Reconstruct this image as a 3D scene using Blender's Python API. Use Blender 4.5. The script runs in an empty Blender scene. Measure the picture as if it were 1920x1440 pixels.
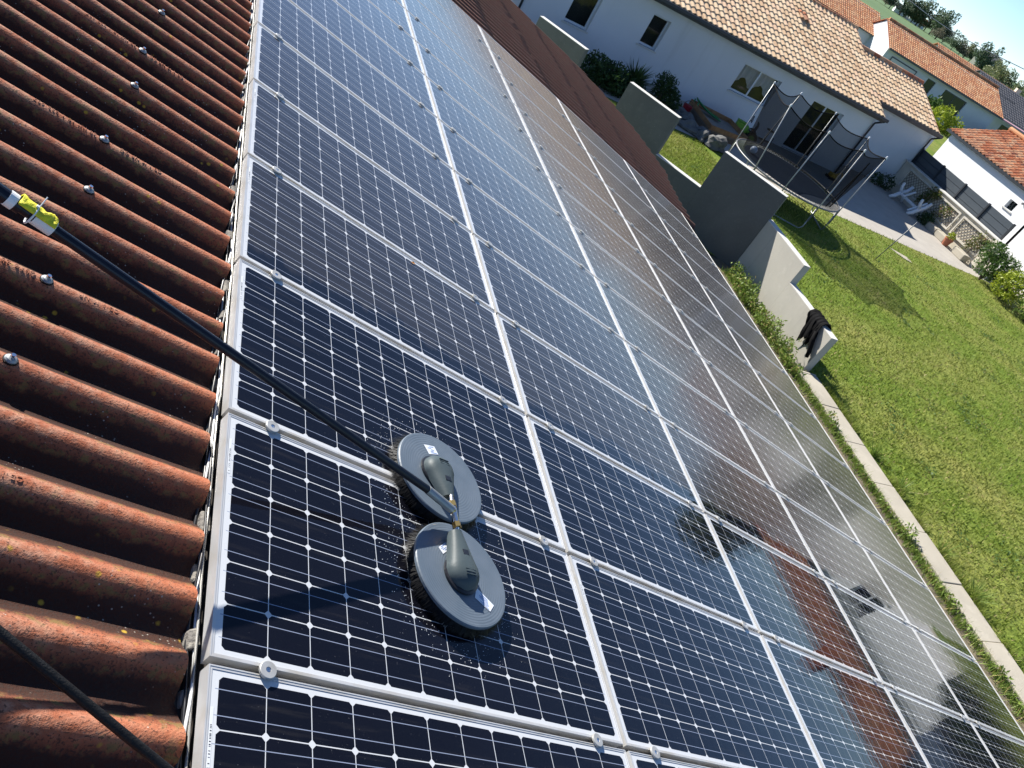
import bpy, bmesh, math, random
import numpy as np
from mathutils import Vector, Matrix
rnd = random.Random(7)
nr = np.random.RandomState(11)
SC = bpy.context.scene
COL = SC.collection
rad = math.radians

# ------------------------------------------------------------------ camera, light, exposure
ZG = -4.6                                   # lawn level; the array's upper left cell corner is the origin
TILT = rad(17)
cT, sT = math.cos(TILT), math.sin(TILT)
def RW(u, v, w=0.0):                        # roof coordinates (down-slope, along eave, normal) -> world
    return Vector((cT*u + sT*w, v, -sT*u + cT*w))
cam = bpy.data.cameras.new('camera'); camo = bpy.data.objects.new('camera', cam); COL.objects.link(camo)
RP = np.array([[0.70039572, -0.19891420, 0.68547719], [0.40173716, -0.68394868, -0.60895111], [0.58996024, 0.70188842, -0.39912350]])
TP = np.array([-0.69687932, 0.63511236, 1.89145413])
WM = np.array([[cT,0,sT],[0,1,0],[-sT,0,cT]])
MW = WM @ RP.T
CP = WM @ (-RP.T @ TP)
camo.matrix_world = Matrix(((MW[0,0], -MW[0,1], -MW[0,2], CP[0]), (MW[1,0], -MW[1,1], -MW[1,2], CP[1]), (MW[2,0], -MW[2,1], -MW[2,2], CP[2]), (0,0,0,1)))
cam.sensor_width = 36; cam.lens = 36*1479.42/1920; cam.clip_start = 0.05; cam.clip_end = 6000
SC.camera = camo

SUN = Vector((-0.60, 1.35, 1.0)).normalized()
sl = bpy.data.lights.new('sun', 'SUN'); so = bpy.data.objects.new('sun', sl); COL.objects.link(so)
sl.energy = 5.0; sl.angle = rad(0.53); sl.color = (1.0, 0.95, 0.87)
so.rotation_euler = SUN.to_track_quat('Z', 'Y').to_euler()
world = bpy.data.worlds.new('World'); SC.world = world; world.use_nodes = True
wn = world.node_tree.nodes; wl = world.node_tree.links
for n in list(wn): wn.remove(n)
sky = wn.new('ShaderNodeTexSky'); sky.sky_type = 'NISHITA'; sky.sun_disc = False
sky.sun_elevation = math.asin(SUN.z); sky.sun_rotation = math.atan2(SUN.x, SUN.y)
sky.altitude = 0; sky.air_density = 0.55; sky.dust_density = 0.0; sky.ozone_density = 3.5
bg = wn.new('ShaderNodeBackground'); bg.inputs['Strength'].default_value = 0.092
wo = wn.new('ShaderNodeOutputWorld')
wl.new(sky.outputs[0], bg.inputs[0]); wl.new(bg.outputs[0], wo.inputs[0])
SC.view_settings.view_transform = 'Standard'; SC.view_settings.look = 'None'
SC.view_settings.exposure = 1.02; SC.view_settings.gamma = 1.0
SC.cycles.max_bounces = 8; SC.cycles.transparent_max_bounces = 16
SC.cycles.sample_clamp_indirect = 6

# ------------------------------------------------------------------ helpers
def tag(o, label=None, cat=None, group=None, kind=None):
    if label: o['label'] = label
    if cat: o['category'] = cat
    if group: o['group'] = group
    if kind: o['kind'] = kind
    return o
def empty(name, loc=(0,0,0), rot=(0,0,0)):
    o = bpy.data.objects.new(name, None); COL.objects.link(o); o.location = loc; o.rotation_euler = rot
    o.empty_display_size = 0.1
    return o
class MB:
    def __init__(s): s.v = []; s.f = []; s.m = []; s.t = []
    def add(s, vs, fs, m=0, tint=0.5):
        b = len(s.v); s.v += [tuple(p) for p in vs]
        for f in fs: s.f.append([b+i for i in f]); s.m.append(m); s.t.append(tint)
    def box(s, a, b, m=0):
        x0,y0,z0 = a; x1,y1,z1 = b
        s.add([(x0,y0,z0),(x1,y0,z0),(x1,y1,z0),(x0,y1,z0),(x0,y0,z1),(x1,y0,z1),(x1,y1,z1),(x0,y1,z1)],
              [(3,2,1,0),(4,5,6,7),(0,1,5,4),(1,2,6,5),(2,3,7,6),(3,0,4,7)], m)
    def obox(s, o, ex, ey, ez, m=0):        # box from corner o and three edge vectors
        o, ex, ey, ez = map(Vector, (o, ex, ey, ez))
        s.add([o, o+ex, o+ex+ey, o+ey, o+ez, o+ex+ez, o+ex+ey+ez, o+ey+ez],
              [(3,2,1,0),(4,5,6,7),(0,1,5,4),(1,2,6,5),(2,3,7,6),(3,0,4,7)], m)
    def tube(s, pts, r, n=10, m=0, caps=True):
        pts = [Vector(p) for p in pts]; N = len(pts); rs = r if isinstance(r, (list, tuple)) else [r]*N
        vs = []; prev = None
        for i, p in enumerate(pts):
            d = (pts[min(i+1,N-1)] - pts[max(i-1,0)]).normalized()
            a = prev if prev else (Vector((0,0,1)) if abs(d.z) < .9 else Vector((1,0,0)))
            x = (a - d*a.dot(d)).normalized(); y = d.cross(x); prev = x
            for k in range(n):
                t = 2*math.pi*k/n; vs.append(p + x*(math.cos(t)*rs[i]) + y*(math.sin(t)*rs[i]))
        fs = []
        for i in range(N-1):
            for k in range(n):
                fs.append((i*n+k, i*n+(k+1)%n, (i+1)*n+(k+1)%n, (i+1)*n+k))
        if caps: fs.append(tuple(range(n-1,-1,-1))); fs.append(tuple((N-1)*n+k for k in range(n)))
        s.add(vs, fs, m)
    def lathe(s, prof, c=(0,0,0), n=32, m=0, ax=None):   # prof: (radius, height); ax = (X,Y,Z axes)
        c = Vector(c); X, Y, Z = ax or (Vector((1,0,0)), Vector((0,1,0)), Vector((0,0,1)))
        vs = []; fs = []
        for r, h in prof:
            for k in range(n):
                t = 2*math.pi*k/n; vs.append(c + X*(r*math.cos(t)) + Y*(r*math.sin(t)) + Z*h)
        for i in range(len(prof)-1):
            for k in range(n): fs.append((i*n+k, i*n+(k+1)%n, (i+1)*n+(k+1)%n, (i+1)*n+k))
        fs.append(tuple(range(n-1,-1,-1))); fs.append(tuple((len(prof)-1)*n+k for k in range(n)))
        s.add(vs, fs, m)
    def grid(s, P, m=0, tint=0.5):          # P[i][j] points
        a = len(P); b = len(P[0])
        s.add([p for r in P for p in r], [(i*b+j, (i+1)*b+j, (i+1)*b+j+1, i*b+j+1) for i in range(a-1) for j in range(b-1)], m, tint)
    def poly_prism(s, pts, d, m=0):         # pts polygon, d extrude vector
        n = len(pts); d = Vector(d); P = [Vector(p) for p in pts]
        s.add(P+[p+d for p in P], [tuple(range(n-1,-1,-1)), tuple(range(n, 2*n))] + [(i, (i+1)%n, n+(i+1)%n, n+i) for i in range(n)], m)
    def build(s, name, mats, parent=None, smooth=False, tint=False, xf=None, bevel=0):
        me = bpy.data.meshes.new(name); vs = s.v
        if xf is not None: vs = [xf @ Vector(p) for p in vs]
        me.from_pydata(vs, [], s.f); me.update()
        mats = mats if isinstance(mats, (list, tuple)) else [mats]
        for m in mats: me.materials.append(m)
        me.polygons.foreach_set('material_index', s.m)
        if smooth: me.polygons.foreach_set('use_smooth', [True]*len(s.f))
        if tint:
            at = me.attributes.new('tint', 'FLOAT', 'FACE'); at.data.foreach_set('value', s.t)
        bm = bmesh.new(); bm.from_mesh(me)
        if not tint: bmesh.ops.recalc_face_normals(bm, faces=bm.faces)
        bm.to_mesh(me); bm.free()
        o = bpy.data.objects.new(name, me); COL.objects.link(o)
        if parent: o.parent = parent
        if bevel:
            b = o.modifiers.new('bevel', 'BEVEL'); b.width = bevel; b.segments = 2; b.limit_method = 'ANGLE'
        return o
def np_mesh(name, V, F, mat, parent=None):
    me = bpy.data.meshes.new(name); V = np.asarray(V, np.float32); F = np.asarray(F, np.int32); k = F.shape[1]
    me.vertices.add(len(V)); me.vertices.foreach_set('co', V.ravel())
    me.loops.add(F.size); me.loops.foreach_set('vertex_index', F.ravel())
    me.polygons.add(len(F)); me.polygons.foreach_set('loop_start', np.arange(0, F.size, k)); me.polygons.foreach_set('loop_total', np.full(len(F), k))
    me.update(calc_edges=True); me.materials.append(mat)
    o = bpy.data.objects.new(name, me); COL.objects.link(o)
    if parent: o.parent = parent
    return o
def copy_tree(o, parent=None):
    c = o.copy(); COL.objects.link(c); c.parent = parent
    for ch in list(o.children): copy_tree(ch, c)
    return c

# ------------------------------------------------------------------ materials
class NT:
    def __init__(s, name):
        s.mat = bpy.data.materials.new(name); s.mat.use_nodes = True; s.t = s.mat.node_tree
        s.n = s.t.nodes; s.l = s.t.links; s.b = s.n['Principled BSDF']; s.out = s.n['Material Output']
    def new(s, ty, **kw):
        x = s.n.new(ty)
        for k, v in kw.items(): setattr(x, k, v)
        return x
    def link(s, a, b): s.l.new(a, b)
    def val(s, sock, v):
        if hasattr(v, 'node'): s.l.new(v, sock)
        else: sock.default_value = v
    def math(s, op, a, b=0.0, c=0.0, clamp=False):
        x = s.new('ShaderNodeMath', operation=op, use_clamp=clamp)
        for i, v in enumerate((a, b, c)): s.val(x.inputs[i], v)
        return x.outputs[0]
    def mix(s, f, a, b, blend='MIX'):
        x = s.new('ShaderNodeMix', data_type='RGBA', blend_type=blend)
        s.val(x.inputs[0], f); s.val(x.inputs[6], a if hasattr(a,'node') else (*a,1)[:4]); s.val(x.inputs[7], b if hasattr(b,'node') else (*b,1)[:4])
        return x.outputs[2]
    def ramp(s, f, lo, hi):
        x = s.new('ShaderNodeMapRange'); s.val(x.inputs[0], f); x.inputs[1].default_value = lo; x.inputs[2].default_value = hi
        return x.outputs[0]
    def coord(s, kind='Object', scale=(1,1,1), obj=None):
        c = s.new('ShaderNodeTexCoord')
        if obj: c.object = obj
        m = s.new('ShaderNodeMapping'); m.inputs['Scale'].default_value = scale
        s.link(c.outputs[kind], m.inputs[0]); return m.outputs[0]
    def noise(s, vec, scale, detail=4, rough=.55, out=0):
        x = s.new('ShaderNodeTexNoise'); x.inputs['Scale'].default_value = scale; x.inputs['Detail'].default_value = detail; x.inputs['Roughness'].default_value = rough
        if vec: s.link(vec, x.inputs['Vector'])
        return x.outputs[out]
    def voro(s, vec, scale, feature='F1', out='Distance'):
        x = s.new('ShaderNodeTexVoronoi', feature=feature); x.inputs['Scale'].default_value = scale
        if vec: s.link(vec, x.inputs['Vector'])
        return x.outputs[out]
    def bump(s, h, strength=.3, dist=.01):
        x = s.new('ShaderNodeBump'); x.inputs['Strength'].default_value = strength; x.inputs['Distance'].default_value = dist
        s.link(h, x.inputs['Height']); s.link(x.outputs[0], s.b.inputs['Normal'])
    def set(s, **kw):
        for k, v in kw.items():
            key = {'col':'Base Color','rough':'Roughness','metal':'Metallic','spec':'Specular IOR Level','ior':'IOR','alpha':'Alpha'}.get(k, k)
            if k == 'col' and not hasattr(v,'node'): v = (*v, 1)[:4]
            s.val(s.b.inputs[key], v)
        return s
def simple(name, col, col2=None, scale=5, rough=.6, metal=0, bump=0, bscale=None, lo=.35, hi=.65, spec=.5, kind='Object'):
    t = NT(name); t.set(rough=rough, metal=metal, spec=spec)
    vec = t.coord(kind)
    if col2: t.set(col=t.mix(t.ramp(t.noise(vec, scale, 6), lo, hi), col, col2))
    else: t.set(col=col)
    if bump: t.bump(t.noise(vec, bscale or scale*4, 5), bump, .02)
    return t.mat

M = {}
M['alu'] = simple('brushed_aluminium', (.58,.58,.575), (.46,.43,.37), 7, .42, .35, .04, 300, lo=.48, hi=.74)
M['alu_dirty'] = simple('weathered_aluminium', (.46,.47,.47), (.38,.37,.34), 12, .5, .4)
M['chrome'] = simple('chrome', (.8,.8,.8), None, rough=.18, metal=1)
M['brass'] = simple('brass', (.72,.48,.16), None, rough=.25, metal=1)
M['black_plastic'] = simple('black_plastic', (.012,.013,.016), (.02,.02,.024), 20, .35)
M['pole'] = simple('black_pole_paint', (.004,.006,.014), (.007,.009,.018), 14, .32, spec=.3)
M['rubber'] = simple('wet_black_rubber', (.004,.004,.0045), (.009,.009,.0095), 60, .5, 0, .3, 220, spec=.25)
M['grey_housing'] = simple('grey_housing_plastic', (.050,.068,.074), (.064,.084,.09), 12, .5, 0, .05, 90, spec=.25)
M['white_plastic'] = simple('white_plastic', (.78,.79,.80), (.7,.71,.72), 6, .4)
M['yellow_cloth'] = simple('yellow_webbing', (.72,.68,.02), (.55,.50,.02), 40, .7, 0, .3, 120)
M['sticker'] = None
M['dark_anthracite'] = simple('anthracite_coating', (.022,.026,.032), (.03,.034,.04), 3, .45)
M['fence_board'] = simple('blue_grey_boards', (.050,.064,.078), (.060,.074,.088), 3, .5)
M['glass_dark'] = simple('window_glass', (.012,.02,.018), None, rough=.03, spec=.9); M['glass_dark'].node_tree.nodes['Principled BSDF'].inputs['Alpha'].default_value = .40
M['glass_solid'] = simple('dark_window_glass', (.012,.02,.018), None, rough=.03, spec=.9)
M['tube_dark'] = simple('dull_grey_tube', (.16,.165,.17), (.22,.225,.23), 12, .5, .4)
M['frame_white'] = simple('white_window_frame', (.62,.66,.70), None, rough=.35)
M['cloth_black'] = simple('black_cloth', (.004,.004,.0045), (.007,.007,.008), 25, .9, 0, .3, 60, spec=.15)
M['terracotta'] = simple('terracotta_pot', (.36,.13,.07), (.30,.10,.05), 8, .8)
M['wood'] = simple('sandbox_timber', (.34,.19,.08), (.24,.12,.05), 6, .75)
M['sand'] = simple('sand', (.30,.27,.23), (.24,.21,.18), 20, .95, 0, .3, 60)
M['stone'] = simple('grey_rock', (.16,.16,.15), (.09,.09,.09), 5, .9, 0, .6, 9)
M['galv'] = simple('galvanised_tube', (.34,.355,.36), (.27,.285,.29), 12, .45, .6)
M['red'] = simple('red_plastic', (.35,.02,.03), None, rough=.4)
M['green_plastic'] = simple('green_plastic', (.16,.34,.03), (.13,.28,.03), 8, .4)
M['dkgreen_plastic'] = simple('dark_green_plastic', (.02,.20,.06), None, rough=.4)
M['lattice'] = simple('cream_lattice', (.62,.58,.50), (.50,.46,.38), 6, .75)
M['lattice_strip'] = simple('weathered_lattice_strips', (.22,.19,.15), (.30,.26,.21), 6, .85)
M['cream_wall'] = simple('cream_render', (.66,.61,.50), (.56,.51,.41), 2, .9, 0, .1, 60)
M['slate'] = simple('dark_slate', (.075,.08,.095), (.10,.105,.12), 1.5, .6)
M['bark'] = simple('bark', (.07,.05,.035), (.11,.085,.06), 6, .95, 0, .5, 18)
M['ball'] = simple('pale_blue_ball', (.35,.48,.70), (.7,.75,.8), 3, .3)

def render_wall(name, a, b, s=.6):
    t = NT(name); vec = t.coord('Object')
    n1 = t.noise(vec, s, 5); c = t.mix(t.ramp(n1, .3, .7), a, b)
    st = t.noise(t.coord('Object', (2.5, 2.5, .25)), 1.2, 5)
    c = t.mix(t.math('MULTIPLY', t.ramp(st, .56, .8), .18), c, (.32,.31,.28))
    t.set(col=c, rough=.92, spec=.2); t.bump(t.noise(vec, 90, 4), .12, .01); return t.mat
M['white_render'] = render_wall('white_render', (.66,.68,.70), (.61,.63,.65))
M['bright_render'] = render_wall('bright_white_render', (.84,.85,.86), (.80,.81,.82))
M['offwhite_render'] = render_wall('offwhite_render', (.62,.63,.64), (.56,.57,.58))
def concrete(name, a, b, c3):
    t = NT(name); vec = t.coord('Object')
    c = t.mix(t.ramp(t.noise(vec, 1.1, 7, .62), .3, .7), a, b)
    c = t.mix(t.math('MULTIPLY', t.ramp(t.noise(vec, 4.5, 6, .6), .55, .75), .5), c, c3)
    c = t.mix(t.math('MULTIPLY', t.ramp(t.noise(t.coord('Object',(7,7,.6)), 1.0, 5), .60, .78), .18), c, (.15,.15,.14))
    sp = t.ramp(t.noise(vec, 55, 2), .70, .74)
    c = t.mix(t.math('MULTIPLY', sp, .5), c, (.5,.49,.46))
    t.set(col=c, rough=.92, spec=.2); t.bump(t.noise(vec, 40, 6), .15, .02); return t.mat
M['shaded_wall'] = concrete('shade_darkened_wall', (.15,.155,.145), (.11,.115,.11), (.19,.19,.175))  # diagonal stretch of the same wall, its shade put into a darker grey
M['block_wall'] = concrete('rendered_block_wall', (.47,.45,.39), (.40,.385,.34), (.53,.51,.45))
M['coping_sunlit_top'] = concrete('wall_top', (.62,.61,.57), (.54,.53,.49), (.66,.65,.62))
M['concrete'] = concrete('concrete', (.46,.42,.34), (.36,.33,.27), (.52,.48,.40))
M['patio'] = concrete('patio_concrete', (.44,.41,.36), (.36,.335,.30), (.48,.45,.40))

# solar glass: cells, busbars, fingers drawn in the laminate; a clean and a dusty state
def solar(name, dusty, edge=False):
    t = NT(name); uv = t.new('ShaderNodeUVMap'); uv.uv_map = 'panel'
    sep = t.new('ShaderNodeSeparateXYZ'); t.link(uv.outputs[0], sep.inputs[0])
    X = t.math('DIVIDE', sep.outputs[0], .127); Y = t.math('DIVIDE', sep.outputs[1], .127)
    fx = t.math('SUBTRACT', t.math('FRACT', X), .5); fy = t.math('SUBTRACT', t.math('FRACT', Y), .5)
    ax = t.math('ABSOLUTE', fx); ay = t.math('ABSOLUTE', fy)
    gap = t.math('MAXIMUM', t.math('GREATER_THAN', ax, .4905), t.math('GREATER_THAN', ay, .4885))
    cham = t.math('GREATER_THAN', t.math('ADD', ax, ay), .905)
    out = t.math('MAXIMUM', t.math('MAXIMUM', t.math('LESS_THAN', X, 0.0), t.math('GREATER_THAN', X, 12.0)),
                 t.math('MAXIMUM', t.math('LESS_THAN', Y, 0.0), t.math('GREATER_THAN', Y, 6.0)))
    white = t.math('MAXIMUM', t.math('MAXIMUM', gap, cham), out)
    bus = t.math('LESS_THAN', t.math('ABSOLUTE', t.math('SUBTRACT', ay, .245)), .0085)
    inx = t.math('MULTIPLY', t.math('GREATER_THAN', X, -.06), t.math('LESS_THAN', X, 12.06))
    bus = t.math('MULTIPLY', bus, inx)
    iny = t.math('MULTIPLY', t.math('GREATER_THAN', Y, 0.0), t.math('LESS_THAN', Y, 6.0))
    bus = t.math('MULTIPLY', bus, iny)
    fing = t.math('LESS_THAN', t.math('FRACT', t.math('MULTIPLY', X, 52.0)), .16)
    oi = t.new('ShaderNodeObjectInfo')
    cellid = t.new('ShaderNodeTexWhiteNoise'); cv = t.new('ShaderNodeCombineXYZ')
    t.link(t.math('FLOOR', X), cv.inputs[0]); t.link(t.math('FLOOR', Y), cv.inputs[1]); t.link(oi.outputs['Random'], cv.inputs[2]); t.link(cv.outputs[0], cellid.inputs['Vector'])
    cell = t.mix(cellid.outputs['Value'], (.0024,.0026,.0055), (.0036,.0038,.0075))
    cell = t.mix(fing, cell, (.017,.018,.023))
    col = t.mix(white, cell, (.56,.58,.60))
    col = t.mix(bus, col, (.24,.28,.38))
    vec = t.coord('Object')
    dust = t.noise(vec, 3.5, 7, .65)
    if dusty:
        stre = t.noise(t.coord('Object', (1.2, 9, 1)), 2.0, 5)
        d = t.math('ADD', t.math('MULTIPLY', t.ramp(dust, .3, .75), .035), t.math('MULTIPLY', t.ramp(stre, .35, .75), .03))
        d = t.math('MULTIPLY', t.math('ADD', d, .03), .62)
        rg = t.math('ADD', .07, t.math('MULTIPLY', dust, .13)); sh = .07
        if edge:      # freshly rinsed lower edge, running up unevenly into the dust
            run = t.noise(t.coord('Object', (7, 1.2, 1)), 1.6, 5, .6); run2 = t.noise(vec, 2.1, 3)
            mk = t.ramp(t.math('SUBTRACT', sep.outputs[1], t.math('ADD', t.math('MULTIPLY', run, .30), t.math('MULTIPLY', run2, .34))), -.16, -.22)
            d = t.math('MULTIPLY', d, t.math('SUBTRACT', 1, mk)); rg = t.math('ADD', t.math('MULTIPLY', rg, t.math('SUBTRACT', 1, mk)), .02)
            sh = t.math('MULTIPLY', t.math('SUBTRACT', 1, mk), .07)
        col = t.mix(d, col, (.42,.36,.29))
        t.set(rough=rg); t.val(t.b.inputs['Sheen Weight'], sh); t.b.inputs['Sheen Roughness'].default_value = .35
        t.b.inputs['Sheen Tint'].default_value = (.85,.74,.62,1)
    else:
        sp = t.ramp(t.noise(vec, 140, 2), .72, .76)
        col = t.mix(t.math('MULTIPLY', sp, .12), col, (.4,.4,.42))
        st2 = t.ramp(t.noise(t.coord('Object', (1.3, 14, 1)), 2.2, 5, .62), .55, .78)
        col = t.mix(t.math('MULTIPLY', st2, .035), col, (.40,.36,.30))
        t.set(rough=t.math('ADD', .008, t.math('MULTIPLY', t.ramp(dust, .5, .8), .045)))
        b2 = t.noise(t.coord('Object', (9, 4, 1)), 1.5, 4, .6); t.bump(b2, .028, .02)
    t.set(col=col, ior=1.46, spec=.36 if not dusty else .42); t.b.inputs['Specular Tint'].default_value = (.66,.82,1,1) if not dusty else (.92,.95,1,1)
    return t.mat
M['solar_clean'] = solar('washed_solar_glass', False)
M['solar_dusty'] = solar('dusty_solar_glass', True)
M['solar_edge'] = solar('half_rinsed_solar_glass', True, True)

# corrugated fibre cement, terracotta, with algae in the valleys and lichen spots (coordinates of the roof)
def corrugated(name):
    t = NT(name); c = t.new('ShaderNodeTexCoord'); vec = c.outputs['Object']
    sep = t.new('ShaderNodeSeparateXYZ'); t.link(vec, sep.inputs[0])
    n1 = t.noise(vec, 6, 7, .62); n2 = t.noise(vec, 38, 5, .6); n3 = t.noise(vec, 150, 3, .6)
    base = t.mix(t.ramp(n1, .3, .7), (.27,.085,.045), (.34,.125,.068))
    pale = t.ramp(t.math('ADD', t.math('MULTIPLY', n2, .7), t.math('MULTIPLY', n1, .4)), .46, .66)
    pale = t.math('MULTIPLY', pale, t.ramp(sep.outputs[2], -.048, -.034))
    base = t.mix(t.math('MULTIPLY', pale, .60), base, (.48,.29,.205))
    fresh = t.ramp(t.math('ADD', sep.outputs[0], t.math('MULTIPLY', n1, .35)), -.30, .08)
    fresh = t.math('MULTIPLY', fresh, t.math('LESS_THAN', sep.outputs[0], .3))
    base = t.mix(t.math('MULTIPLY', fresh, .6), base, (.42,.125,.05))
    # algae: a band low on the flanks and the valleys, broken up by noise
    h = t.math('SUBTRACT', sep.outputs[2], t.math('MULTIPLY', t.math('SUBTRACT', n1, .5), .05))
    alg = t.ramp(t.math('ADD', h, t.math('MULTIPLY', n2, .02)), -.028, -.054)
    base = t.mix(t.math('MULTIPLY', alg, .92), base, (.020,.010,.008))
    speck = t.ramp(t.math('ADD', n3, t.math('MULTIPLY', t.ramp(h, -.032, -.06), .08)), .585, .64)
    base = t.mix(t.math('MULTIPLY', speck, .7), base, (.035,.022,.018))
    band = t.math('MULTIPLY', t.ramp(t.math('ABSOLUTE', t.math('ADD', h, .048)), .016, .004), t.ramp(n2, .50, .62))
    base = t.mix(t.math('MULTIPLY', band, .75), base, (.16,.12,.04))
    vd = t.voro(vec, 21); msk = t.ramp(t.noise(vec, 3.2, 3), .53, .60)
    lich = t.math('MULTIPLY', t.ramp(t.math('ADD', vd, t.math('MULTIPLY', n2, .25)), .30, .22), msk)
    base = t.mix(t.math('MULTIPLY', lich, .85), base, (.46,.30,.035))
    wsp = t.math('MULTIPLY', t.ramp(t.voro(vec, 60), .16, .08), t.ramp(t.noise(vec, 5, 3), .52, .62))
    base = t.mix(t.math('MULTIPLY', wsp, .7), base, (.50,.47,.40))
    far = t.math('GREATER_THAN', sep.outputs[1], 9.9)
    base = t.mix(t.math('MULTIPLY', far, t.math('ADD', .42, t.math('MULTIPLY', n2, .5))), base, (.085,.048,.038))
    t.set(col=base, rough=t.math('SUBTRACT', .95, t.math('MULTIPLY', fresh, .3)), spec=.25)
    t.bump(t.math('ADD', t.math('MULTIPLY', n2, .6), n3), .6, .005)
    return t.mat
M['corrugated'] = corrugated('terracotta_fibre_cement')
def tiles(name, cols, dirt=.35):
    t = NT(name); at = t.new('ShaderNodeAttribute'); at.attribute_name = 'tint'
    r = t.new('ShaderNodeValToRGB'); t.link(at.outputs['Fac'], r.inputs[0])
    el = r.color_ramp.elements
    while len(el) < len(cols): el.new(.5)
    for i, c in enumerate(cols): el[i].position = i/(len(cols)-1); el[i].color = (*c, 1)
    n = t.noise(t.coord('Object'), 5, 6, .6)
    c = t.mix(t.math('MULTIPLY', t.ramp(n, .45, .75), dirt), r.outputs[0], (.16,.12,.09))
    t.set(col=c, rough=.9, spec=.25); t.bump(t.noise(t.coord('Object'), 60, 3), .2, .01); return t.mat
M['tiles_straw'] = tiles('straw_clay_tiles', [(.50,.33,.20),(.60,.43,.27),(.68,.53,.36),(.62,.42,.28)], .15)
M['tiles_orange'] = tiles('orange_clay_tiles', [(.40,.16,.08),(.50,.24,.12),(.55,.32,.18),(.36,.15,.09)], .3)
M['tiles_mixed'] = tiles('mottled_clay_tiles', [(.36,.12,.06),(.54,.22,.11),(.60,.37,.22),(.30,.11,.07)], .28)
def leaf(name, a, b, c3=None, rough=.55):
    t = NT(name); g = t.new('ShaderNodeNewGeometry'); ri = g.outputs['Random Per Island']
    c = t.mix(ri, a, b)
    if c3: c = t.mix(t.ramp(ri, .86, .9), c, c3)
    t.set(col=c, rough=rough, spec=.35)
    tr = t.new('ShaderNodeBsdfTranslucent'); t.link(c, tr.inputs[0]); ms = t.new('ShaderNodeMixShader'); ms.inputs[0].default_value = .3
    t.link(t.b.outputs[0], ms.inputs[1]); t.link(tr.outputs[0], ms.inputs[2]); t.link(ms.outputs[0], t.out.inputs[0])
    return t.mat
M['leaf_dark'] = leaf('dark_green_leaves', (.018,.045,.012), (.05,.095,.03))
M['leaf_mid'] = leaf('mid_green_leaves', (.05,.10,.02), (.11,.19,.045))
M['leaf_lime'] = leaf('lime_leaves', (.20,.27,.02), (.40,.45,.05))
M['leaf_weed'] = leaf('weed_leaves', (.12,.20,.03), (.27,.36,.08), (.36,.30,.12))
M['leaf_spiky'] = leaf('spiky_leaves', (.03,.065,.018), (.09,.14,.05))
M['leaf_climb'] = leaf('climber_leaves', (.06,.10,.02), (.20,.20,.05), (.34,.20,.12))
M['leaf_far1'] = leaf('far_green_leaves', (.075,.112,.066), (.125,.175,.095))  # distance haze put into these paler far leaf colours
M['leaf_far2'] = leaf('far_olive_leaves', (.13,.155,.065), (.20,.225,.10))
M['leaf_far3'] = leaf('far_dry_leaves', (.14,.13,.085), (.19,.18,.12))
def grassblade():
    t = NT('grass_blades'); g = t.new('ShaderNodeNewGeometry'); ri = g.outputs['Random Per Island']
    pn = t.noise(t.coord('Object'), .45, 4)
    c = t.mix(ri, (.135,.20,.025), (.31,.36,.07))
    c = t.mix(t.math('MULTIPLY', t.ramp(pn, .45, .7), .5), c, (.27,.25,.075))
    c = t.mix(t.ramp(ri, .93, .95), c, (.38,.32,.15))
    t.set(col=c, rough=.6, spec=.3)
    tr = t.new('ShaderNodeBsdfTranslucent'); t.link(c, tr.inputs[0]); ms = t.new('ShaderNodeMixShader'); ms.inputs[0].default_value = .3
    t.link(t.b.outputs[0], ms.inputs[1]); t.link(tr.outputs[0], ms.inputs[2]); t.link(ms.outputs[0], t.out.inputs[0])
    return t.mat
M['blade'] = grassblade()
def lawnmat():
    t = NT('lawn'); vec = t.coord('Object')
    c = t.mix(t.ramp(t.noise(vec, .45, 4), .4, .7), (.15,.215,.03), (.29,.29,.08))
    c = t.mix(t.math('MULTIPLY', t.ramp(t.noise(vec, 9, 5, .7), .42, .68), .75), c, (.045,.085,.014))
    c = t.mix(t.math('MULTIPLY', t.ramp(t.noise(vec, 4.2, 4, .7), .60, .72), .5), c, (.28,.22,.10))
    c = t.mix(t.math('MULTIPLY', t.ramp(t.noise(vec, 23, 3), .58, .70), .5), c, (.24,.30,.10))
    t.set(col=c, rough=.95, spec=.1); t.bump(t.noise(vec, 14, 5, .7), .8, .05); return t.mat
M['lawn'] = lawnmat()
M['field'] = simple('field_crop', (.075,.14,.04), (.10,.17,.055), .01, .95)
M['soil'] = simple('stony_soil', (.20,.165,.11), (.12,.10,.07), 4, .95, 0, .6, 30)

def leaf_cloud(name, blobs, n, size, mat, parent=None, seed=1, thin=.45, up=.0, shell=.55):
    """n leaf quads scattered through ellipsoids: blobs = [(cx,cy,cz,rx,ry,rz)]"""
    r = np.random.RandomState(seed); B = np.array(blobs, float); w = (B[:,3]*B[:,4]*B[:,5])**.67; w /= w.sum()
    k = r.choice(len(B), n, p=w); d = r.normal(size=(n,3)); d /= np.linalg.norm(d,axis=1)[:,None]
    rr = shell + (1-shell)*r.rand(n)**.6; rr *= (1 + .12*np.sin(d[:,0]*7+k)+.10*np.sin(d[:,1]*9+2*k)+.1*np.sin(d[:,2]*8+k*.7))
    P = B[k,:3] + d*B[k,3:]*rr[:,None]
    a = r.normal(size=(n,3)) + d*.6; a[:,2] += up; a /= np.linalg.norm(a,axis=1)[:,None]
    b = np.cross(a, r.normal(size=(n,3))); b /= np.linalg.norm(b,axis=1)[:,None]
    s = size*(.6+.8*r.rand(n))[:,None]
    V = np.stack([P-a*s*.5, P+b*s*thin*.5, P+a*s*.5, P-b*s*thin*.5],1).reshape(-1,3)
    return np_mesh(name, V, np.arange(4*n).reshape(-1,4), mat, parent)
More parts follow.
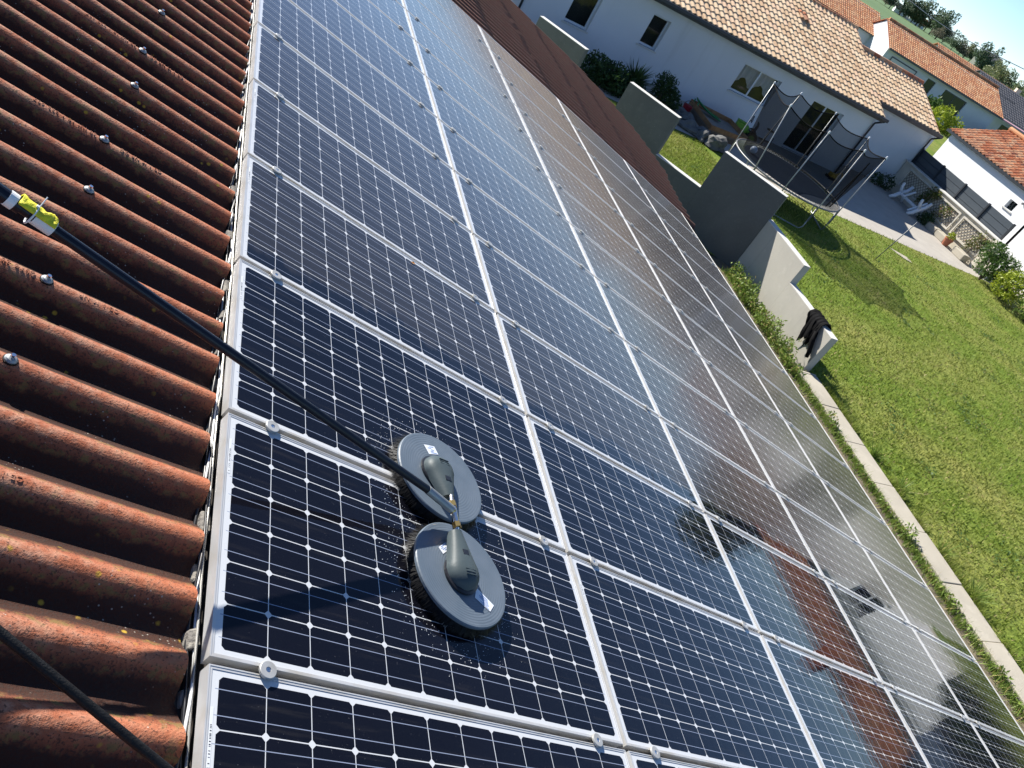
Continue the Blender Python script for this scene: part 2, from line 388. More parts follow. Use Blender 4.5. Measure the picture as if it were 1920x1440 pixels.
def blades(name, pos, h, wd, mat, seed=1, lean=.6, parent=None):
    r = np.random.RandomState(seed); n = len(pos); pos = np.asarray(pos,float)
    t = r.rand(n)*6.283; hh = h*(.5+r.rand(n)); l = lean*hh*r.rand(n); t2 = r.rand(n)*6.283
    e = np.stack([np.cos(t),np.sin(t),0*t],1)*(wd*(.6+.8*r.rand(n)))[:,None]*.5
    tip = pos + np.stack([np.cos(t2)*l, np.sin(t2)*l, hh],1)
    V = np.stack([pos-e, pos+e, tip],1).reshape(-1,3)
    return np_mesh(name, V, np.arange(3*n).reshape(-1,3), mat, parent)
def tile_roof(mb, o, e, s, L, S, pitch=.25, course=.36, amp=.045, lip=.03, seg=6, seed=3):
    """o eave start, e unit along the eave, s unit up the slope"""
    r = np.random.RandomState(seed); o, e, s = Vector(o), Vector(e), Vector(s); n = e.cross(s).normalized()
    if n.z < 0: n = -n
    nt = int(L/pitch); nc = int(math.ceil(S/course)); pr = [max(0, math.sin(math.pi*k/(seg*.72))) if k <= seg*.72 else -.12 for k in range(seg)]
    for c in range(nc):
        t0 = c*course; t1 = min((c+1)*course, S)+.02
        for i in range(nt):
            j = (r.rand()-.5)*.018; tv = r.rand(); hz = (r.rand()-.5)*.008
            lo = []; hi = []; fr = []
            for k in range(seg+1):
                x = (i + k/seg)*pitch; hgt = amp*pr[k % seg]
                lo.append(o+e*x+s*(t0+j)+n*(hgt+lip+hz)); hi.append(o+e*x+s*t1+n*(hgt*.9+hz)); fr.append(o+e*x+s*(t0+j)+n*(hgt-.01))
            vs = fr+lo+hi; m = seg+1
            mb.add(vs, [(k,k+1,m+k+1,m+k) for k in range(seg)] + [(m+k,m+k+1,2*m+k+1,2*m+k) for k in range(seg)], 0, tv)
    return mb
def gable_roof_part(name, parent, mat, o, e, s, L, S, **kw):
    mb = MB(); tile_roof(mb, o, e, s, L, S, **kw); return mb.build(name, mat, parent, tint=True)
def ridge_caps(name, parent, mat, a, b, r=.11, step=.4):
    mb = MB(); a, b = Vector(a), Vector(b); d = (b-a); n = int(d.length/step); d.normalize()
    for i in range(n):
        p = a+d*(i*step); m0 = len(mb.v); mb.tube([p+Vector((0,0,-.02)), p+d*(step*1.04)+Vector((0,0,0))], [r, r*.86], 10)
        for k in range(len(mb.t)-12, len(mb.t)): mb.t[k] = rnd.random() if k == len(mb.t)-12 else mb.t[k-1]
    return mb.build(name, mat, parent, tint=True, smooth=False)

# ================================================================== our roof
PU, PV = 1.59942, 0.828235
TR = (0, TILT, 0)
house = tag(empty('house', (0,0,0), TR), 'terracotta corrugated house roof carrying the solar array, seen from above', 'house')
PITCH = .1785; V0 = .150
def wave(v, P=None): return -.030 - .0265*(1 - math.cos(2*math.pi*(v-V0)/(P or PITCH)))*((P or PITCH)/PITCH)
def corr_sheet(name, u0, u1f, va, vb, laps=(), nu=14, seed=1, jit=.0, P=PITCH):
    r = random.Random(seed); mb = MB(); n = int(round((vb-va)/P*14)); rows = []
    for i in range(n+1):
        v = va + (vb-va)*i/n; k = math.floor((v-V0)/P+.5)
        r2 = random.Random(seed*1000+k); u1 = u1f(v) + (r2.random()-.5)*jit; du = (r2.random()-.5)*.06; row = []
        us = [u0+(u1-u0)*q/nu for q in range(nu+1)]
        for L in laps:
            if u0 < L+du < u1: us += [L+du-.001, L+du+.001]
        for u in sorted(us):
            bs = [u0]+[L+du for L in laps]; kk = sum(1 for L in bs if u > L) ; b_ = bs[max(0,kk-1)]
            row.append((u, v, wave(v,P) + (.010*min(1,(u-b_)/1.2) if laps else 0) + .0015*math.sin(u*9+k)))
        rows.append((row))
    m = max(len(x) for x in rows)
    rows = [x + [x[-1]]*(m-len(x)) for x in rows]
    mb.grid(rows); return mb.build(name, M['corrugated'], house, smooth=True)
corr_sheet('corrugated_roof', -3.2, lambda v: -.055, -1.6, 15.4, nu=24, seed=2, jit=.022)
ev = [(9.9,8.50),(10.9,8.60),(11.9,8.84),(12.7,9.12),(13.6,9.05),(14.3,8.85),(15.0,8.30),(15.5,7.40)]
def eave_u(v):
    for (a,ua),(b,ub) in zip(ev, ev[1:]):
        if a <= v <= b: return ua+(ub-ua)*(v-a)/(b-a)
    return ev[0][1] if v < ev[0][0] else ev[-1][1]
corr_sheet('corrugated_roof', -.07, eave_u, 9.93, 15.5, laps=(1.15,2.35,3.55,4.75,5.95,7.15), nu=40, seed=5, jit=.05, P=.262)
mb = MB()
mb.box((-3.2,-1.6,-.30),(-.30,15.4,-.16)); mb.box((-.30,9.9,-.32),(7.6,15.35,-.17))
mb.build('roof_deck', M['soil'], house)
mb = MB(); mb.box((-.30,-1.6,-.17),(7.95,9.93,-.085)); mb.build('underlay', simple('dark_underlay', (.035,.03,.026), (.07,.06,.05), 8, .8), house)
WI = Matrix.Rotation(-TILT, 4, 'Y')
mb = MB(); mb.box((7.05,-3.0,ZG),(7.25,14.9,-2.45)); mb.box((-2.5,14.7,ZG),(7.04,14.95,-2.6))
mb.build('wall', M['cream_wall'], house, xf=WI)
mb = MB(); mb.box((7.985,-1.6,-.05),(8.0,9.93,-.006)); mb.build('eave_trim', simple('cream_trim', (.62,.58,.46), None, rough=.5), house)
# roof screws on the crests
for u, v in ((-.527,3.337),(-.553,2.796),(-.541,2.434),(-.58,1.891),(-.574,1.524),(-.60,.989),(-.615,.63),(-.53,4.05),(-.54,3.69)):
    k = round((v-V0)/PITCH); v = V0+k*PITCH; w = -.029
    mb = MB(); mb.lathe([(.001,.0),(.0165,.0),(.0165,.003),(.012,.0075),(.0075,.009),(.001,.009)], (u,v,w), 20); s_ = mb.build('roof_screw', M['chrome'], house, smooth=False)
    s_.data.materials[0] = M['galv']
    mb = MB(); mb.lathe([(.0062,.0),(.0062,.010),(.001,.010)], (u,v,w+.009), 6); b_ = mb.build('hex_head', M['chrome'], s_)
    mb = MB(); mb.lathe([(.001,-.004),(.019,-.004),(.019,.0),(.001,.0)], (u,v,w), 20); mb.build('rubber_washer', M['rubber'], s_)
def text_part(name, s, size, mat, parent, mat4, ext=.0012):
    cu = bpy.data.curves.new(name, 'FONT'); cu.body = s; cu.size = size; cu.extrude = ext; cu.space_character = 1.25
    o = bpy.data.objects.new(name, cu); COL.objects.link(o)
    dg = bpy.context.evaluated_depsgraph_get(); me = bpy.data.meshes.new_from_object(o.evaluated_get(dg))
    bpy.data.objects.remove(o); me.transform(mat4); me.materials.clear(); me.materials.append(mat)
    n = bpy.data.objects.new(name, me); COL.objects.link(n); n.parent = parent; return n
def flip(u, v, w): return Matrix(((-1,0,0,u),(0,-1,0,v),(0,0,1,w),(0,0,0,1)))
for u, v, s1, s2, us in ((-.36,1.891,'CE 1 M NF CC','20 IUI 10 1 222 697',-.61),(-.36,2.796,'CE 1 M NF CC','20 IUI 10 1 222 697',-.585),(-.39,.989,'CE 1 M NF','CSTB 20 10',-.63),(-.505,.328,'CE 1','',0)):
    k = round((v-V0)/PITCH); v = V0+k*PITCH+.008
    text_part('moulded_lettering', s1, .021, M['corrugated'], house, flip(u, v, -.0295))
    if s2: text_part('moulded_lettering', s2, .021, M['corrugated'], house, flip(us, v, -.0295))
# flashing, foam closures and cables in the slot between tiles and array
mb = MB(); mb.box((-.12,-1.6,-.115),(-.03,9.93,-.090)); mb.build('flashing', M['rubber'], house)
foam = simple('grey_foam', (.30,.28,.24), (.16,.15,.14), 20, .95, 0, .5, 60)
for k in range(-6, 34):
    v = V0+(k+.5)*PITCH+rnd.uniform(-.02,.02)
    mb = MB(); a = .02+.02*rnd.random(); mb.obox((-.055,v-a,-.095),(.028,rnd.uniform(-.02,.02),0),(rnd.uniform(-.01,.01),2*a,0),(0.006,0,.022+.026*rnd.random()))
    mb.build('foam_closure', foam, house, bevel=.006)
def wob(v, s, a): return a*math.sin(v*7.1+s)+a*.6*math.sin(v*17.3+2*s)
for nm, u, w, r, m, s in (('cable', -.040, -.070, .0042, M['white_plastic'], 1),('cable', -.052, -.076, .0048, M['black_plastic'], 2),('cable',-.046,-.060,.0035,M['black_plastic'],4)):
    mb = MB(); mb.tube([(u+wob(v,s,.005), v, w+wob(v,s+1,.010)) for v in np.arange(-1.2, 6, .04)], r, 6); mb.build(nm, m, house, smooth=True)
bm_ = NT('braided_wire'); bv = bm_.coord('Object', (400,90,400)); wv = bm_.new('ShaderNodeTexWave'); bm_.link(bv, wv.inputs[0]); wv.inputs['Scale'].default_value = 1.0
bm_.set(col=bm_.mix(bm_.ramp(wv.outputs[1],.4,.6),(.05,.05,.05),(.7,.68,.62)), rough=.3, metal=.5)
mb = MB(); mb.tube([(-.0345+wob(v,3,.0015), v, -.046-.012*(v<.9)) for v in np.arange(-1.2, 6, .05)], .0042, 6); mb.build('braided_wire', bm_.mat, house, smooth=True)

# ------------------------------------------------------------------ solar panels
def panel_meshes():
    mb = MB(); a0, a1, b0, b1 = -.028, 1.5515, -.023, .7852; L = .0098
    def ring(o0, o1, z0, z1):
        mb.box((a0+o0,b0+o0,z0),(a1-o0,b0+o1,z1)); mb.box((a0+o0,b1-o1,z0),(a1-o0,b1-o0,z1))
        mb.box((a0+o0,b0+o1,z0),(a0+o1,b1-o1,z1)); mb.box((a1-o1,b0+o1,z0),(a1-o0,b1-o1,z1))
    ring(0, .0035, -.042, 0); ring(.0035, L, -.040, -.0014)
    fr = mb.build('frame', M['alu'])
    me = bpy.data.meshes.new('glass'); P = [(a0+L,b0+L),(a1-L,b0+L),(a1-L,b1-L),(a0+L,b1-L)]
    me.from_pydata([(x,y,-.003) for x,y in P], [], [(0,1,2,3)]); uv = me.uv_layers.new(name='panel')
    for i,(x,y) in enumerate(P): uv.data[i].uv = (x, y)
    gl = bpy.data.objects.new('glass', me); COL.objects.link(gl)
    return fr, gl
fr0, gl0 = panel_meshes()
gl0.data.materials.append(M['solar_clean']); gd = gl0.data.copy(); gd.materials[0] = M['solar_dusty']; ge = gl0.data.copy(); ge.materials[0] = M['solar_edge']
mb = MB(); mb.lathe([(.001,.003),(.0235,.003),(.0235,.0095),(.022,.0105),(.0075,.0105),(.0070,.0075),(.001,.0075)], (0,0,0), 28); cl_me = mb.build('clamp', M['alu_dirty'])
mb = MB(); mb.lathe([(.0062,.0076),(.0062,.0092),(.003,.0092),(.003,.0079),(.001,.0079)], (0,0,0), 12); bo_me = mb.build('bolt', M['chrome'])
mb = MB(); mb.box((-.0155,.55,-.0027),(-.0075,.685,-.0022)); lab_me = mb.build('serial_label', simple('paper_label', (.62,.64,.66), None, rough=.5))
mb = MB()
for q in range(26):
    y = .558+q*.0034
    if rnd.random() < .7: mb.box((-.0138,y,-.0021),(-.0095,y+.0008+.0012*rnd.random(),-.0018))
bar_me = mb.build('barcode', M['black_plastic'])
cw = ['column beside the terracotta tiles','second column from the tiles','middle column','fourth column from the tiles','outer column along the lawn eave']
rw = ['nearest row','second nearest row','third row','fourth row','fifth row','sixth row','seventh row','eighth row','ninth row','tenth row','eleventh row','twelfth row','farthest row']
for j in range(-1, 12):
    for i in range(5):
        st = 'freshly washed dark' if j <= 1 else 'dusty'
        r_ = tag(empty('solar_panel', RW(i*PU+.76, j*PV+.38), TR), '%s solar panel, %s, %s' % (st, cw[i], rw[j+1]), 'solar panel', 'solar panels on the roof')
        off = Vector((-.76, -.38, 0))
        for src in (fr0, gl0, lab_me, bar_me):
            if src in (lab_me, bar_me) and (i > 1 or j > 3): continue
            o = src.copy(); COL.objects.link(o)
            if src is gl0 and j > 1: o.data = ge if j == 2 else gd
            if src is bar_me: o.parent = lab_o
            else:
                o.parent = r_; o.location = off
                if src is lab_me: lab_o = o
            o.name = src.name.split('.')[0]
        for uu in (.122, 1.395):
            c_ = cl_me.copy(); COL.objects.link(c_); c_.parent = r_; c_.location = off+Vector((uu+rnd.uniform(-.01,.01), -.033, 0)); c_.rotation_euler = (0,0,rnd.random()*6)
            b_ = bo_me.copy(); COL.objects.link(b_); b_.parent = c_
for o in (fr0, gl0, cl_me, bo_me, lab_me, bar_me): bpy.data.objects.remove(o)

# ------------------------------------------------------------------ rotating brush on its pole
BB = Vector((.80,.66,0))
brush = tag(empty('cleaning_brush', RW(*BB), TR), 'twin grey rotary cleaning brush on a long black pole, on the washed panels', 'cleaning brush')
XB = Matrix.Translation(-BB)
discmat = NT('grey_brush_disc'); vv = discmat.coord('Object'); wv = discmat.new('ShaderNodeTexWave', wave_type='RINGS', rings_direction='Z'); 
discmat.link(vv, wv.inputs[0]); wv.inputs['Scale'].default_value = 32
discmat.set(col=discmat.mix(discmat.ramp(discmat.noise(vv, 9, 5), .35,.7), (.095,.125,.158), (.125,.155,.19)), rough=.45)
discmat.bump(wv.outputs[1], .13, .003)
bristle = simple('wet_black_bristles', (.0015,.0015,.002), (.003,.003,.0035), 60, .5, spec=.2)
paper = simple('white_sticker', (.74,.78,.84), (.66,.70,.76), 60, .45)
blue = simple('blue_print', (.10,.20,.45), None, rough=.5)
def disc_part(c, seed):
    mb = MB(); mb.lathe([(.001,.0),(.196,.0),(.2015,.004),(.2015,.013),(.198,.0165),(.001,.018)], (0,0,0), 72)
    d = mb.build('brush_disc', discmat.mat, brush, smooth=False); d.location = Vector((c[0],c[1],.033))-BB
    r = np.random.RandomState(seed); n = 7000; a = r.rand(n)*6.283; rr = .165+.036*r.rand(n); fl = .003+.026*r.rand(n)
    z1 = -.033+.02*r.rand(n)**2
    P0 = np.stack([np.cos(a)*rr, np.sin(a)*rr, np.full(n,.001)],1); P1 = np.stack([np.cos(a+.05*r.randn(n))*(rr+fl), np.sin(a+.05*r.randn(n))*(rr+fl), z1],1)
    tn = np.stack([-np.sin(a),np.cos(a),0*a],1)*.0022
    np_mesh('bristle_ring', np.stack([P0-tn,P0+tn,P1],1).reshape(-1,3), np.arange(3*n).reshape(-1,3), bristle, d)
    return d
def sticker(d, c, pts, stripes):
    me = MB(); P = [Vector((p[0]-c[0], p[1]-c[1], .0183)) for p in pts]
    me.poly_prism(P, (0,0,.0004)); s_ = me.build('sticker', paper, d)
    mb = MB()
    A, B, D = P[0], P[1]-P[0], P[3]-P[0]
    for q in range(stripes):
        o = A+B*(.15+.3*rnd.random())+D*(.12+.8*q/stripes)+Vector((0,0,.0005)); mb.obox(o, B*(.25+.3*rnd.random()), D*(.32/stripes), (0,0,.0003))
    mb.build('print', blue, s_)
def housing(cx, cy, tx, ty, flipside):
    """low dome tapering to a neck at (tx,ty)"""
    mb = MB(); A = Vector((cx,cy,0)); B = Vector((tx,ty,0)); d = (B-A).normalized(); s = Vector((-d.y,d.x,0)); L = (B-A).length
    rows = []; N = 20
    for i in range(N+1):
        x = -.062 + (L+.062)*i/N
        if x < .015: wd = .068*math.sqrt(max(0,1-((x-.0)/.0625)**2)) if x < 0 else .068
        else: wd = .068 + (.027-.068)*min(1,((x-.015)/(L-.015)))**.85
        hz = .052*math.sqrt(max(0,1-(x/.0625)**2))**.8 if x < 0 else .052-(.018)*(x/L)
        wd = max(wd, .002); hz = max(hz, .002); row = []
        for k in range(15):
            t = math.pi*k/14; ex = .85
            cx_, sx_ = math.cos(t), math.sin(t)
            row.append(A + d*x + s*(wd*math.copysign(abs(cx_)**ex, cx_)) + Vector((0,0,.054+.012*max(0,x/L) + hz*abs(sx_)**ex)))
        rows.append(row)
    mb.grid(rows); mb.add(rows[-1], [tuple(range(15))])
    h = mb.build('motor_housing', M['grey_housing'], brush, smooth=True, xf=XB)
    mb = MB(); mb.lathe([(.001,.053),(.073,.053),(.073,.060),(.064,.063),(.001,.063)], A, 32); mb.build('base_ring', M['black_plastic'], h, xf=XB)
    mb = MB(); p = A + d*(.052*1) + Vector((0,0,.104)); mb.obox(p-s*.013-Vector((0,0,.004)), s*.026, d*.020, (0,0,.0042)); mb.build('slot', M['black_plastic'], h, xf=XB)
    mb = MB()
    for q in range(3): mb.obox(A - d*(.005+.010*q) - s*.022+Vector((0,0,.1015)), s*.044, d*.0022, (0,0,.0045))
    mb.build('rib', M['grey_housing'], h, xf=XB)
c1, c2 = (.832,.438), (.815,.858)
d1 = disc_part(c1, 1); d2 = disc_part(c2, 2)
sticker(d1, c1, [(.735,.510),(.775,.545),(.792,.523),(.752,.488)], 4); sticker(d1, c1, [(.885,.395),(.955,.345),(.93,.315),(.868,.352)], 6)
sticker(d2, c2, [(.745,.985),(.80,1.0),(.815,.965),(.765,.945)], 5); sticker(d2, c2, [(.785,.755),(.80,.76),(.803,.72),(.79,.718)], 2)
housing(.815,.420,.800,.575, 0); housing(.785,.860,.795,.725, 1)
def hexrod(name, m, a, b, r, n=6):
    mb = MB(); mb.tube([a,b], r, n); return mb.build(name, m, brush, xf=XB)
zf = .093
hexrod('neck', M['chrome'], (.800,.572,zf-.01), (.799,.590,zf), .0085, 12)
hexrod('brass_nut', M['brass'], (.799,.585,zf), (.798,.606,zf), .0155)
hexrod('fitting', M['chrome'], (.798,.606,zf), (.797,.640,zf), .0125, 8)
hexrod('fitting', M['chrome'], (.797,.640,zf), (.796,.672,zf), .0135, 6)
hexrod('brass_nut', M['brass'], (.796,.674,zf), (.795,.697,zf), .0155)
hexrod('neck', M['chrome'], (.795,.695,zf), (.795,.727,zf), .0085, 12)
hexrod('brass_elbow', M['brass'], (.797,.650,zf), (.777,.657,zf+.006), .0125, 10)
P0 = Vector((.655,.676,.122)); P1 = Vector((.782,.657,.098))
hexrod('chrome_sleeve', M['galv'], P0, P1, .0155, 20)
PD = (Vector((-.818,.672,.430))-P0)
hexrod('pole', M['pole'], P0+PD*-.012, P0+PD*1.0, .0138, 20)
hexrod('thick_pole_section', M['pole'], P0+PD*.968, P0+PD*2.2, .0180, 20)
hexrod('white_collar', M['white_plastic'], P0+PD*.918, P0+PD*.948, .0190, 20)
hexrod('white_collar', M['white_plastic'], P0+PD*.978, P0+PD*.990, .0195, 20)
mb = MB(); rows = []; dd = PD.normalized(); ss = Vector((0,1,0)); nn = dd.cross(ss).normalized()
if nn.z < 0: nn = -nn
for i in range(13):
    x = .920+.056*i/12; row = []
    for k in range(9):
        t = rad(38+112*k/8); r_ = .0222+.0045*math.sin(i*1.3+k*.9)*(.5+.5*math.sin(i*.6))
        row.append(P0+PD*x + ss*(-r_*math.cos(t)) + nn*(r_*math.sin(t)))
    rows.append(row)
mb.grid(rows); yb = mb.build('yellow_strap', M['yellow_cloth'], brush, smooth=True, xf=XB)
sm = yb.modifiers.new('solid','SOLIDIFY'); sm.thickness = .003
mb = MB(); q = P0+PD*.952; mb.tube([q+ss*(-.024*math.cos(t))+nn*(.024*math.sin(t)) for t in np.linspace(-.4,5.9,22)], .0022, 6); mb.obox(q+nn*.023-ss*.003, dd*.006, ss*.006, nn*.006); mb.tube([q+nn*.026, q+nn*.048+ss*.020], .0015, 5)
mb.build('cable_tie', M['white_plastic'], brush, xf=XB)
# droplets thrown on the glass
r = np.random.RandomState(5); mb = MB()
for q in range(900):
    c = (c1,c2)[q%2]; a = r.rand()*6.283; rr = .232+abs(r.randn())*.05
    u, v = c[0]+math.cos(a)*rr, c[1]+math.sin(a)*rr
    if any(math.hypot(u-k[0],v-k[1]) < .225 for k in (c1,c2)): continue
    s_ = .0006+.0014*r.rand()**2; 
    mb.add([(u+s_*x,v+s_*y,-.003+s_*z*.9) for x,y,z in ((1,0,0),(0,1,0),(-1,0,0),(0,-1,0),(0,0,1))], [(0,1,4),(1,2,4),(2,3,4),(3,0,4)])
dr = mb.build('water_droplets', simple('water_drops', (.75,.78,.8), None, rough=.05, spec=1), None, smooth=True)
dr.rotation_euler = TR; tag(dr, 'water droplets splashed on the panels around the brush', 'water droplets', kind='stuff')
# second pole low on the tiles
mb = MB(); A = Vector((-.505,-.140,.120)); B = Vector((-.115,-.330,.060)); D = B-A
mb.tube([A-D*1.2+Vector((0,0,.0)), A-D*.4, A, A+D*.5, B, B+D*.7], .0098, 16)
hz = mb.build('water_hose', M['rubber'], None, smooth=True, xf=Matrix.Translation(-A)); hz.location = RW(*A); hz.rotation_euler = TR
tag(hz, 'wet black rubber hose running low over the tiles beside the nearest panel', 'hose')
# ================================================================== ground
def sheet(name, pts, z, mat, kind='structure', label=None):
    mb = MB(); mb.add([(x,y,z) for x,y in pts], [tuple(range(len(pts)))]); o = mb.build(name, mat); tag(o, label, kind=kind); return o
sheet('field', [(-4000,-4000),(4000,-4000),(4000,4000),(-4000,4000)], ZG-.06, M['field'])
sheet('lawn', [(12.6,-14),(33.5,-14),(33.5,21.3),(31.0,21.35),(12.6,21.35)], ZG, M['lawn'])
LW2 = sheet('lawn', [(7.3,14.5),(12.5,14.0),(12.59,21.4),(19,21.4),(16.6,23.0),(13.9,23.0),(7,23.5)], ZG-.004, M['lawn'])
sheet('path', [(7.0,-14),(12.59,-14),(12.59,13.9),(7.0,14.4)], ZG-.008, M['soil'])
sheet('patio', [(19,21.36),(31.1,21.36),(31.1,29.4),(4,29.4),(4,23.6),(13.9,23.05),(16.6,23.05)], ZG+.004, M['patio'])
sheet('road', [(33.6,31.5),(60,42),(58,47),(31,36)], ZG-.03, simple('asphalt', (.10,.10,.10), (.13,.13,.13), 3, .9))
sheet('garden_ground', [(31.1,-14),(60,-14),(60,31),(31.1,29.4)], ZG-.02, M['concrete'])
sheet('garden_lawn', [(40,40),(75,58),(60,66),(30,50)], ZG-.02, M['lawn'])
# kerb with joints
mb = MB()
y = -8.0
r = random.Random(4)
while y < 9.70:
    L = min(.98+.1*r.random(), 9.70-y); dx = r.uniform(-.012,.012)
    mb.box((12.30+dx,y,ZG-.1),(12.82+dx,y+L-.012,ZG+.115+r.uniform(-.01,.01))); y += L
o = mb.build('kerb', M['concrete'], bevel=.012); tag(o, kind='structure')
# ------------------------------------------------------------------ stepped garden wall with piers
wall = tag(empty('garden_wall', (12.6,13.65,ZG)), 'grey rendered garden wall with tall piers and a stepped end beside the lawn', 'wall')
XW = Matrix.Translation((-12.6,-13.65,-ZG))
TH = .20
def wall_piece(name, a, b, h, out, base=0.0, mat='block_wall'):      # a->b on the visible face, thickness along out
    a, b, out = Vector((*a,0)), Vector((*b,0)), Vector((*out,0)).normalized()*TH
    mb = MB(); mb.obox(a+Vector((0,0,ZG+base-.3*(base==0))), b-a, out, (0,0,h-base+.3*(base==0)))
    o = mb.build(name, M[mat], wall, xf=XW)
    mb = MB(); mb.obox(a+Vector((0,0,ZG+h)), b-a, out, (0,0,.012)); mb.build('wall_top', M['coping_sunlit_top'], o, xf=XW)  # pale strip: sunlight on the top edge put into its colour
wall_piece('wall_section', (12.6,9.85), (12.6,11.80), .95, (1,0))
wall_piece('wall_section', (12.6,11.803), (12.6,13.78), 1.45, (1,0))
DA = rad(132); dv = Vector((math.cos(DA), math.sin(DA))); no = Vector((dv.y, -dv.x))
if no.dot(Vector((.7,.7))) < 0: no = -no
def dp(t): p = Vector((12.595,13.652)) + dv*t; return (p.x, p.y)
wall_piece('wall_section', dp(1.835), dp(3.245), 1.10, no, mat='shaded_wall'); wall_piece('wall_section', dp(4.81), dp(6.265), 1.10, no, mat='shaded_wall'); wall_piece('wall_section', dp(7.83), dp(9.6), 1.10, no, mat='shaded_wall')
for a, b in ((.003,1.832),(3.25,4.806),(6.27,7.826)): wall_piece('pier', dp(a), dp(b), 2.12, no, mat='shaded_wall')
# black jacket thrown over the low end
mb = MB(); rows = []; r = np.random.RandomState(3)
for i in range(27):
    y = 10.22+.55*i/26; row = []
    dl = .50+.10*math.sin(i*.9)+.07*math.sin(i*2.1) - (.22 if i > 20 else 0) - (.15 if i < 3 else 0); dr_ = .22+.06*math.sin(i*1.3+1)
    for k in range(25):
        s = k/24; fold = .028*math.sin(i*1.25+s*2.2)+.016*math.sin(i*2.7+k*.3)
        if s < .55: q = s/.55; p = (12.575-.035*math.sin(q*3)-abs(fold)-.03*(1-q), y+.06*(1-q)*math.sin(i*.45)-.14*(1-q), ZG+.97-dl*(1-q)+.02*math.sin(q*math.pi))
        elif s < .75: q = (s-.55)/.2; p = (12.575+.25*q, y, ZG+.992+.035*math.sin(q*math.pi)+abs(fold)*.9)
        else: q = (s-.75)/.25; p = (12.83+.02*q+abs(fold)*.7, y, ZG+.985-dr_*q)
        row.append(p)
    rows.append(row)
mb.grid(rows); jk = mb.build('jacket', M['cloth_black'], None, smooth=True, xf=Matrix.Translation((-12.6,-10.4,-ZG-.95))); jk.location = (12.6,10.4,ZG+.95)
sm = jk.modifiers.new('solid','SOLIDIFY'); sm.thickness = .012; tag(jk, 'crumpled black jacket thrown over the low end of the grey garden wall', 'jacket')
mb = MB(); mb.tube([(12.55,10.22,ZG+.80),(12.52,10.12,ZG+.62),(12.52,9.98,ZG+.42),(12.54,9.95,ZG+.30)], [.05,.055,.05,.035], 8); mb.build('sleeve', M['cloth_black'], jk, smooth=True, xf=Matrix.Translation((-12.6,-10.4,-ZG-.95)))
# ------------------------------------------------------------------ trampoline
TC = Vector((17.90,20.30)); TRr = 2.02; TH_ = .88
tr = tag(empty('trampoline', (TC.x,TC.y,ZG)), 'large round trampoline with black safety net and grey poles on the lawn', 'trampoline')
XT = Matrix.Translation((-TC.x,-TC.y,-ZG))
def cp(a, r, h): return Vector((TC.x+r*math.cos(a), TC.y+r*math.sin(a), ZG+h))
mb = MB(); mb.tube([cp(2*math.pi*k/72, TRr, TH_) for k in range(73)], .028, 8, caps=False); mb.build('frame_ring', M['tube_dark'], tr, smooth=True, xf=XT)
mb = MB(); mb.lathe([(.001,TH_-.03),(1.70,TH_-.012),(1.70,TH_-.006),(.001,TH_-.024)], (TC.x,TC.y,ZG), 64); mb.build('mat', simple('trampoline_mat', (.010,.018,.032), (.014,.023,.04), 2, .6, spec=.2), tr, xf=XT)
mb = MB()
for k in range(96):
    a = 2*math.pi*k/96; mb.tube([cp(a,1.69,TH_-.01), cp(a+.012,2.0,TH_)], .010, 5)
mb.build('springs', M['galv'], tr, xf=XT)
angs = [rad(x) for x in (6,48,93,141,202,234,272,317)]
tops = {rad(6):(19.99,20.58),rad(48):(19.32,21.89),rad(93):(17.84,22.18),rad(202):(15.6,19.4),rad(234):(16.55,18.39),rad(272):(18.05,18.32),rad(317):(19.51,18.89)}
NT_ = {}
for a in angs:
    t = Vector((*tops[a], ZG+2.95)) if a in tops else cp(a, 2.1, 2.95)
    NT_[a] = t; b = cp(a, TRr+.035, .35)
    mb = MB(); mb.tube([b, cp(a, TRr+.035, TH_+.02), t], .019, 8); p = mb.build('net_pole', M['galv'], tr, smooth=True, xf=XT)
    mb = MB(); mb.lathe([(.001,-.05),(.030,-.05),(.030,.02),(.02,.04),(.001,.045)], t, 10); mb.build('pole_cap', M['white_plastic'], p, xf=XT)
for a, b in ((234,272),(317,6),(48,93),(141,202)):
    a, b = rad(a), rad(b); A, B = cp(a,TRr,.03), cp(b,TRr,.03)
    mb = MB(); mb.tube([cp(a,TRr,TH_), cp(a,TRr,.14), A.lerp(B,.07)+Vector((0,0,.0)), A.lerp(B,.93), cp(b,TRr,.14), cp(b,TRr,TH_)], .022, 8)
    mb.build('leg', M['galv'], tr, smooth=True, xf=XT)
nt = NT('safety_net'); nt.set(col=(.006,.006,.0065), rough=.9, spec=.0)
tp = nt.new('ShaderNodeBsdfTransparent'); mx = nt.new('ShaderNodeMixShader'); mx.inputs[0].default_value = .54
nt.link(tp.outputs[0], mx.inputs[1]); nt.link(nt.b.outputs[0], mx.inputs[2]); nt.link(mx.outputs[0], nt.out.inputs[0])
rows = []; ropes = []; aa = sorted(angs); N = len(aa)
for i in range(N):
    a, b = aa[i], aa[(i+1)%N] + (2*math.pi if i == N-1 else 0); A, B = NT_[aa[i]], NT_[aa[(i+1)%N]]
    for q in range(8):
        s = q/8; th = a+(b-a)*s; top = A.lerp(B,s); c_ = Vector((TC.x,TC.y,top.z)); sag = 4*s*(1-s)
        top = top + (c_-top)*(.07*sag) - Vector((0,0,.17*sag+.03)); bot = cp(th, 1.76, TH_+.0); col = []
        for k in range(9):
            f = k/8; p = bot.lerp(top, f); c2 = Vector((TC.x,TC.y,p.z)); p = p + (c2-p)*(.10*sag*math.sin(f*math.pi)); col.append(p)
        rows.append(col); ropes.append(top)
rows.append(rows[0]); ropes.append(ropes[0])
mb = MB(); mb.grid(rows); mb.build('safety_net', nt.mat, tr, smooth=True, xf=XT)
